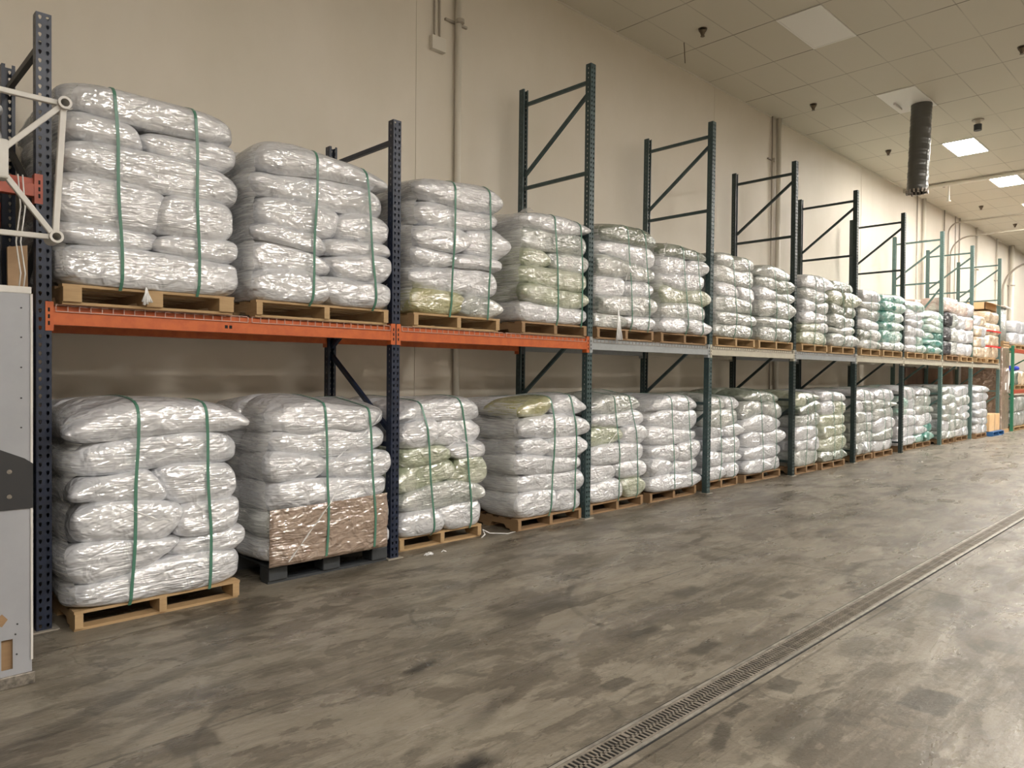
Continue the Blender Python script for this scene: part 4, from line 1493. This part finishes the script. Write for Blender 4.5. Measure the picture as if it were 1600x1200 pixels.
bale_stack('wrapped_bundle_stack', 'cream coloured bundle stack between pale bales and red strapped stack', 'bundle stack', 20.36, 21.3, -0.10, DECK + PH, 4,
           lambda k, c, r, rs: 'tan' if rs.rand() < 0.5 else 'white', 2, 1.16, 0.27, seed=11)
pallet(21.55, 22.75, -0.08, DECK, 'wooden pallet under the red strapped carton stack', mat='wood')
bale_stack('strapped_carton_stack', 'tan carton stack with two red straps on the last upper bay', 'carton stack', 21.55, 22.75, -0.08, DECK + PH, 4,
           lambda k, c, r, rs: 'tan', 2, 1.16, 0.32, seed=14, straps=2)
t = thing('open_carton', 'open brown carton lying on top of the red strapped stack', 'carton', (22.15, 0.35, DECK + PH + 4 * 0.32 + 0.03))
MB().box(-0.6, 0.6, -0.35, 0.45, 0.0, 0.02).box(-0.6, 0.6, -0.35, -0.33, 0.0, 0.2).box(-0.6, 0.6, 0.43, 0.45, 0.0, 0.2).box(-0.6, -0.58, -0.35, 0.45, 0, 0.2).box(
    0.58, 0.6, -0.35, 0.45, 0, 0.2).build('carton_body', M['carton_light'], t)
MB().add([(-0.6, -0.35, 0.2), (0.6, -0.35, 0.2), (0.6, -0.55, 0.13), (-0.6, -0.55, 0.13), (-0.6, -0.35, 0.206), (0.6, -0.35, 0.206), (0.6, -0.55, 0.136), (-0.6, -0.55, 0.136)],
         [(0, 1, 2, 3), (7, 6, 5, 4), (0, 4, 5, 1), (1, 5, 6, 2), (2, 6, 7, 3), (3, 7, 4, 0)]).build('carton_flap', M['carton_light'], t)

# brown boards standing behind the last floor loads
t = thing('brown_board_panel', 'large dark brown board standing behind the last floor loads', 'board', (21.0, 1.10, 0.0))
MB().box(-2.2, 1.95, -0.018, 0.0, 0.0, 1.80).build('board', M['carton_dark'], t)
pp = at(1529, 598, 1, 1.06)
MB().box(pp.x - t.location.x - 0.27, pp.x - t.location.x + 0.27, -0.022, -0.018, pp.z - 0.17, pp.z + 0.17).build('paper_sheet', M['paper'], t)
t = thing('shipping_carton', 'orange tan carton on a blue pallet beside the last post', 'carton', (22.2, 0.33, 0.123))
MB().box(-0.55, 0.55, -0.45, 0.45, 0.0, 0.46).build('carton_body', M['carton_light'], t, bevel=0.006)
MB().box(-0.03, 0.03, -0.455, 0.455, 0.01, 0.463).build('tape', M['carton'], t)
pallet(21.6, 22.8, -0.22, 0.0, 'blue pallet under the orange tan carton', mat='blue_plastic')

# ------------------------------------------------------------------ beyond the last frame
t = thing('wrapped_board_stack', 'tall upright pack of brown boards wrapped in film at rack end', 'board stack', (23.72, 0.45, 0.0))
MB().box(-0.52, 0.30, -0.52, 0.5, 0.10, 2.42).build('board_pack', M['carton_wrapped'], t, bevel=0.01)
MB().box(-0.54, 0.32, -0.53, 0.52, 0.0, 0.10).build('base_board', M['wood'], t)
fb = MB()
fb.tube([(-0.1, -0.53, 1.75), (0.05, -0.54, 1.82), (0.18, -0.535, 1.7), (0.2, -0.53, 1.45), (0.1, -0.535, 1.15)], [0.012, 0.022, 0.022, 0.03, 0.012], 8)
fb.build('film_tail', M['paper'], t, smooth=True)
MB().box(-0.16, -0.02, -0.524, -0.52, 1.22, 1.42).build('paper_label', M['paper'], t)
t = thing('slatted_crate', 'small pale wooden crate on top of the wrapped boards', 'crate', (23.72, 0.4, 2.42))
for k in range(3):
    MB().box(-0.38, 0.30, -0.46, -0.44, 0.0 + k * 0.07, 0.045 + k * 0.07).build('slat', M['wood'], t)
    MB().box(-0.38, -0.36, -0.44, 0.46, 0.0 + k * 0.07, 0.045 + k * 0.07).build('slat', M['wood'], t)
    MB().box(0.28, 0.30, -0.44, 0.46, 0.0 + k * 0.07, 0.045 + k * 0.07).build('slat', M['wood'], t)
for x in (-0.36, 0.28):
    for y in (-0.44, 0.44):
        MB().box(x - 0.0, x + 0.02, y - 0.02, y + 0.02, 0.0, 0.2).build('corner_post', M['wood'], t)
t = thing('wrapped_roll_bundle', 'tall pale grey wrapped roll bundle standing on the small crate', 'bundle', (23.70, 0.35, 2.62))
rb = MB()
for (x, y, r) in ((-0.2, -0.2, 0.16), (0.12, -0.22, 0.15), (-0.18, 0.15, 0.16), (0.12, 0.12, 0.15)):
    rb.tube([(x, y, 0.0), (x, y, 0.45), (x + 0.02, y, 0.95)], [r, r * 1.04, r * 0.98], 16)
rb.build('rolls', M['grey'], t, smooth=True)
MB().add([(-0.42, -0.45, 0.96), (0.36, -0.45, 0.93), (0.40, 0.35, 1.02), (-0.38, 0.35, 1.05), (-0.42, -0.45, 0.99), (0.36, -0.45, 0.96), (0.40, 0.35, 1.05), (-0.38, 0.35, 1.08)],
         [(3, 2, 1, 0), (4, 5, 6, 7), (0, 1, 5, 4), (1, 2, 6, 5), (2, 3, 7, 6), (3, 0, 4, 7)]).build('top_sheet', M['panel_white'], t)

# green rack beyond
R2 = 24.28
BR_LOW = [b_ for b_ in BR_SHORT if max(b_[1], b_[3]) < 2.45] + [(D0, 2.42, D1, 2.42)]
rack_frame(R2, 2.50, 'green_enamel', 'bright green upright frame beyond the wrapped brown boards', 0.0, braces=BR_LOW, y=-0.10)
for zz, nm in ((2.42, 'upper'), (1.22, 'lower')):
    for front in (True, False):
        beam(R2, R2 + 3.7, -0.10 if front else 0.917, front, 'red', 'red %s %s beam of the green framed rack at far right' % (nm, 'front' if front else 'rear'), ztop=zz)
rack_frame(R2 + 3.7, 2.50, 'green_enamel', 'second bright green frame of the far rack beyond the view', 0.0, braces=BR_LOW, y=-0.10)
for k in range(2):
    xx = R2 + 0.12 + k * 1.75
    for j, (zz, nm) in enumerate(((2.42, 'top'), (1.22, 'middle'), (0.0, 'bottom'))):
        pallet(xx, xx + 1.5, -0.14, zz, 'pallet in the green framed rack, %s level, %s side' % (nm, 'left' if k == 0 else 'right'), mat='wood', dp=1.14)
    bale_stack('wrapped_carton_load', 'pale mixed carton load on top of the far red beam, %s one' % ('left' if k == 0 else 'right'), 'carton load', xx, xx + 1.5, -0.12, 2.42 + PH, 2,
               lambda k, c, r, rs: 'tan' if rs.rand() < 0.4 else 'white', 2, 1.1, 0.36, seed=20 + k)
    bale_stack('grey_bale_load', 'grey wrapped bales on the floor of the green rack, %s one' % ('left' if k == 0 else 'right'), 'bale stack', xx, xx + 1.5, -0.12, PH, 2,
               lambda k, c, r, rs: 'grey', 2, 1.1, 0.44, seed=30 + k)
    bale_stack('mixed_bag_load', 'grey and cream bags on the middle level of the green rack, %s one' % ('left' if k == 0 else 'right'), 'bag load', xx, xx + 1.5, -0.12, 1.22 + PH, 1,
               lambda k, c, r, rs: 'dark' if c == 0 else 'tan', 3, 1.1, 0.42, seed=40 + k)
t = thing('blue_sack', 'blue sack lying on the grey bags in the green rack', 'sack', (R2 + 0.75, 0.15, 1.22 + PH + 0.43))
Q, F = GRIDS[10]
q = Q * ((np.abs(Q) ** 3).sum(1) ** (-1 / 3))[:, None]
me = bpy.data.meshes.new('sack_body')
me.from_pydata((q * np.array([0.4, 0.25, 0.08]) + np.array([0, 0, 0.08])).tolist(), [], F)
link('sack_body', me, M['blue'], t)

# ------------------------------------------------------------------ left edge: cabinet, tube frame, red beam and goods
t = thing('sheet_metal_cabinet', 'tall grey white sheet metal cabinet with black bracket at left edge', 'cabinet', (0, 0, 0))
cx0, cx1, cy0, cy1, ct = -1.15, -0.216, -0.83, -0.42, 1.935


def plate_with_hole(x0, x1, z0, z1, y, holes, thick=0.004):
    """front sheet, with polygonal openings cut by a grid of quads"""
    xs = sorted(set([x0, x1] + [h[0] for h in holes] + [h[1] for h in holes]))
    zs = sorted(set([z0, z1] + [h[2] for h in holes] + [h[3] for h in holes]))
    mb = MB()
    for a, b_ in zip(xs[:-1], xs[1:]):
        for c, d in zip(zs[:-1], zs[1:]):
            if any(h[0] <= a and b_ <= h[1] and h[2] <= c and d <= h[3] for h in holes):
                continue
            mb.box(a, b_, y, y + thick, c, d)
    return mb


def cxz(px, py):
    p = at(px, py, 1, cy0)
    return p.x, p.z


h1a, h1b = cxz(2, 1002), cxz(20, 1045)
plate_with_hole(cx0, cx1, 0.06, ct, cy0, [(h1a[0], h1b[0], h1b[1], h1a[1])]).build('front_panel', M['cab_paint'], t)
MB().box(h1a[0] - 0.01, h1b[0] + 0.01, cy0 + 0.02, cy0 + 0.05, h1b[1] - 0.01, h1a[1] + 0.01).build('inner_board', M['wood_dark'], t)
MB().box(cx1 - 0.018, cx1, cy0 + 0.004, cy1, 0.06, ct).build('side_panel', M['cab_paint'], t)
MB().box(cx0, cx1, cy1, cy1 + 0.01, 0.06, ct).build('rear_panel', M['cab_paint'], t)
MB().box(cx0, cx1, cy0, cy1, ct, ct + 0.035).build('top_rim', M['white_paint'], t, bevel=0.004)
MB().box(cx1 - 0.006, cx1 + 0.004, cy0 - 0.006, cy0, 0.12, ct).build('edge_strip', M['white_paint'], t)
MB().box(cx0, cx1 + 0.012, cy0 - 0.012, cy1, 0.0, 0.06).build('base_rail', M['dirty_metal'], t, bevel=0.004)
# black tapered bracket
ps = [cxz(-30, 690), cxz(0, 703), cxz(38, 716), cxz(51, 724), cxz(51, 793), cxz(0, 798), cxz(-30, 800)]
n = len(ps)
vs = [(a, cy0 - 0.008, b_) for a, b_ in ps] + [(a, cy0 - 0.0005, b_) for a, b_ in ps]
MB().add(vs, [tuple(range(n))[::-1], tuple(range(n, 2 * n))] + [(k, (k + 1) % n, (k + 1) % n + n, k + n) for k in range(n)]).build('bracket', M['handle_black'], t)
bracket = [o for o in col.objects if o.name.startswith('bracket')][0]
for px, py in ((14, 737), (14, 776), (33, 481), (33, 527), (33, 574), (33, 622), (33, 668), (27, 975), (24, 991), (26, 1022)):
    a = cxz(px, py)
    big = py in (737, 776)
    y_ = cy0 - (0.008 if big else 0.0)
    MB().tube([(a[0], y_, a[1]), (a[0], y_ - 0.004, a[1])], 0.011 if big else 0.004, 10).build('screw', M['dirty_metal'] if big else M['handle_black'], bracket if big else t)
# dark diamond opening seen as a board patch
ps = [cxz(-6, 968), cxz(3, 960), cxz(12, 968), cxz(3, 980), cxz(-6, 978)]
n = len(ps)
vs = [(a, cy0 - 0.0015, b_) for a, b_ in ps] + [(a, cy0 - 0.0002, b_) for a, b_ in ps]
MB().add(vs, [tuple(range(n))[::-1], tuple(range(n, 2 * n))] + [(k, (k + 1) % n, (k + 1) % n + n, k + n) for k in range(n)]).build('wood_patch', M['wood_dark'], t)

t = thing('tubular_steel_frame', 'white welded tube frame standing on the cabinet at left edge', 'tube frame', (0, 0, 0))
YT = -0.58


def txz(px, py):
    p = at(px, py, 1, YT)
    return Vector((p.x, YT, p.z))


A, B = txz(99, 163), txz(86, 371)
Cn = txz(-14, 246)
Dn, En = txz(-150, 104), txz(-170, 345)
E2 = txz(-150, 120)
for nm, a, b_, r in (('post_tube', A, B, 0.021), ('brace_tube', A, Cn, 0.019), ('brace_tube', B, Cn, 0.019), ('chord_tube', A, Dn, 0.019), ('chord_tube', B, En, 0.019),
                     ('post_tube', Dn, Vector((Dn.x, YT, ct + 0.035)), 0.024)):
    dv = (b_ - a).normalized()
    a = a + dv * (0.028 if a in (A, B) else 0)
    b_ = b_ - dv * (0.028 if b_ in (A, B) else 0)
    MB().bar(a, b_, r * 1.45, r * 1.45, up=(0, 1, 0)).build(nm, M['white_paint'], t, bevel=0.004)
for nn in (A, B):
    mb = MB()
    ring = []
    for r, yy in ((0.033, 0.0), (0.033, 0.14), (0.021, 0.14), (0.021, 0.0)):
        ring.append([(nn.x + r * math.cos(2 * math.pi * k / 20), nn.y - 0.04 + yy, nn.z + r * math.sin(2 * math.pi * k / 20)) for k in range(20)])
    vs = sum(ring, [])
    fs = []
    for i in range(4):
        j = (i + 1) % 4
        for k in range(20):
            k2 = (k + 1) % 20
            fs.append((i * 20 + k, i * 20 + k2, j * 20 + k2, j * 20 + k))
    mb.add(vs, fs).build('node_sleeve', M['white_paint'], t, smooth=False)
MB().box(Cn.x - 0.12, Cn.x + 0.07, YT - 0.035, YT + 0.06, Cn.z - 0.10, Cn.z + 0.10).build('gusset_box', M['white_paint'], t, bevel=0.01)
MB().box(Dn.x - 0.1, Dn.x + 0.1, YT - 0.08, YT + 0.08, ct + 0.035, ct + 0.045).build('foot_plate', M['white_paint'], t)

beam(-2.526, 0.0, 0, True, 'red', 'dull red front beam left of the first navy frame', ztop=2.69, h=0.11)
beam(-2.526, 0.0, 1.017, False, 'red', 'dull red rear beam left of the first navy frame', ztop=2.69, h=0.11)
make_load('wrapped_sack_load', -0.72, 0.05, 2.70, 1.0, 1.0, 0.56, 'film wrapped sacks on the red beam at the left edge', 'wrapped sack loads', 'white', 77, layers=2, n=12,
          straps=(), film_side=False)
t = thing('dark_crate_stack', 'dark stacked crates behind the tube frame at the left edge', 'crate stack', (-0.68, 0.55, 0.0))
for k in range(6):
    MB().box(-0.55, 0.50, -0.45, 0.45, k * 0.40, k * 0.40 + 0.385).build('crate', M['handle_black'], t, bevel=0.02)
a = at(12, 385, 1, 0.05)
b0, b1, b2 = at(52, 455, 1, 0.05), at(30, 452, 1, 0.05), at(62, 452, 1, 0.05)
vs = [(a.x, 0.05, a.z), (b0.x + 0.02, 0.05, 1.98), (a.x + 0.10, 0.05, 1.98)]
vs2 = [(x, y + 0.02, z) for x, y, z in vs]
tag(MB().add([(a.x, 0.06, a.z), (a.x + 0.1, 0.06, a.z + 0.02), (-0.06, 0.06, 1.90), (-0.16, 0.06, 1.90), (a.x, 0.09, a.z), (a.x + 0.1, 0.09, a.z + 0.02), (-0.06, 0.09, 1.90), (-0.16, 0.09, 1.90)],
             [(0, 1, 2, 3), (7, 6, 5, 4), (0, 4, 5, 1), (1, 5, 6, 2), (2, 6, 7, 3), (3, 7, 4, 0)]).build('cardboard_piece', M['carton'], None),
    'torn cardboard piece leaning on the dark crates left of the navy post', 'cardboard')
for dx in (0.0, 0.045):
    a = at(28 + dx * 160, 300, 1, -0.06)
    tag(MB().tube([(a.x, -0.06, 2.69), (a.x + 0.01, -0.075, 2.5), (a.x - 0.012, -0.07, 2.3), (a.x + 0.012, -0.065, 2.12), (a.x, -0.06, 1.99)], 0.004, 6).build('hanging_string', M['paper'], None, smooth=True),
        'white string hanging from the red beam, %s of two' % ('left' if dx == 0 else 'right'), 'string', 'strings hanging from the red beam')

# ------------------------------------------------------------------ floor drain
t = thing('trench_drain', 'long slotted steel trench drain set in the concrete floor', 'drain', (0, -3.225, 0))
M['rail'] = simple('drain_rail_steel', (0.50, 0.465, 0.41), 0.38, metal=0.6, noise=0.5, nscale=10)
DX0, DX1 = -1.5, 45.0
MB().box(DX0, DX1, -0.078, -0.062, 0.0, 0.006).build('frame_rail', M['rail'], t)
MB().box(DX0, DX1, 0.062, 0.078, 0.0, 0.006).build('frame_rail', M['rail'], t)
MB().box(DX0, DX1, -0.088, -0.078, 0.0002, 0.0012).box(DX0, DX1, 0.078, 0.088, 0.0002, 0.0012).build('joint_gap', M['dark_hole'], t)
MB().box(DX0, DX1, -0.062, 0.062, 0.0002, 0.0012).build('channel_bed', M['dark_hole'], t)
gm = simple('cast_grating', (0.34, 0.30, 0.25), 0.42, metal=0.45, noise=0.4, nscale=12)


def grate(x0, x1, fine=True):
    mb = MB()
    mb.box(x0 + 0.002, x1 - 0.002, -0.060, -0.048, 0.0012, 0.005)
    mb.box(x0 + 0.002, x1 - 0.002, 0.048, 0.060, 0.0012, 0.005)
    mb.box(x0 + 0.002, x1 - 0.002, -0.006, 0.006, 0.0012, 0.005)
    st = 0.026
    n_ = int((x1 - x0) / st)
    for k in range(n_ + 1):
        x = x0 + 0.005 + (x1 - x0 - 0.01) * k / n_
        mb.box(x - 0.0055, x + 0.0055, -0.048, 0.048, 0.0012, 0.005)
    return mb


gx = -1.5
while gx < 14:
    grate(gx, gx + 0.5).build('grating', gm, t)
    gx += 0.5
rest = MB()
rest.box(14, DX1, -0.060, -0.048, 0.0012, 0.005).box(14, DX1, 0.048, 0.060, 0.0012, 0.005)
k = 14.0
while k < 30:
    rest.box(k, k + 0.02, -0.048, 0.048, 0.0012, 0.005)
    k += 0.05
rest.build('grating', gm, t)

# ------------------------------------------------------------------ litter
p = at(760, 838, 2, 0)
tag(MB().tube([(0, 0, 0.004), (0.06, 0.02, 0.02), (0.10, 0.10, 0.05), (0.16, 0.06, 0.012), (0.30, -0.05, 0.005), (0.42, -0.03, 0.004)], [0.006, 0.008, 0.006, 0.006, 0.005, 0.003], 6).build(
    'torn_strap', M['paper'], None, smooth=True, loc=(p.x - 0.08, p.y - 0.02, 0)), 'pale torn strap lying on the floor before a pallet corner', 'strap scrap')
p = at(673, 866, 2, 0)
sc = MB()
for k in range(9):
    x, y = random.uniform(-0.1, 0.12), random.uniform(-0.03, 0.03)
    sc.tube([(x, y, 0.002), (x + 0.03, y + 0.01, 0.012), (x + 0.05, y - 0.01, 0.003)], [0.003, 0.008, 0.003], 5)
tag(sc.build('film_scrap', M['film_end'], None, smooth=True, loc=(p.x, p.y, 0)), 'small scrap of clear film on the floor near the navy post', 'film scrap')
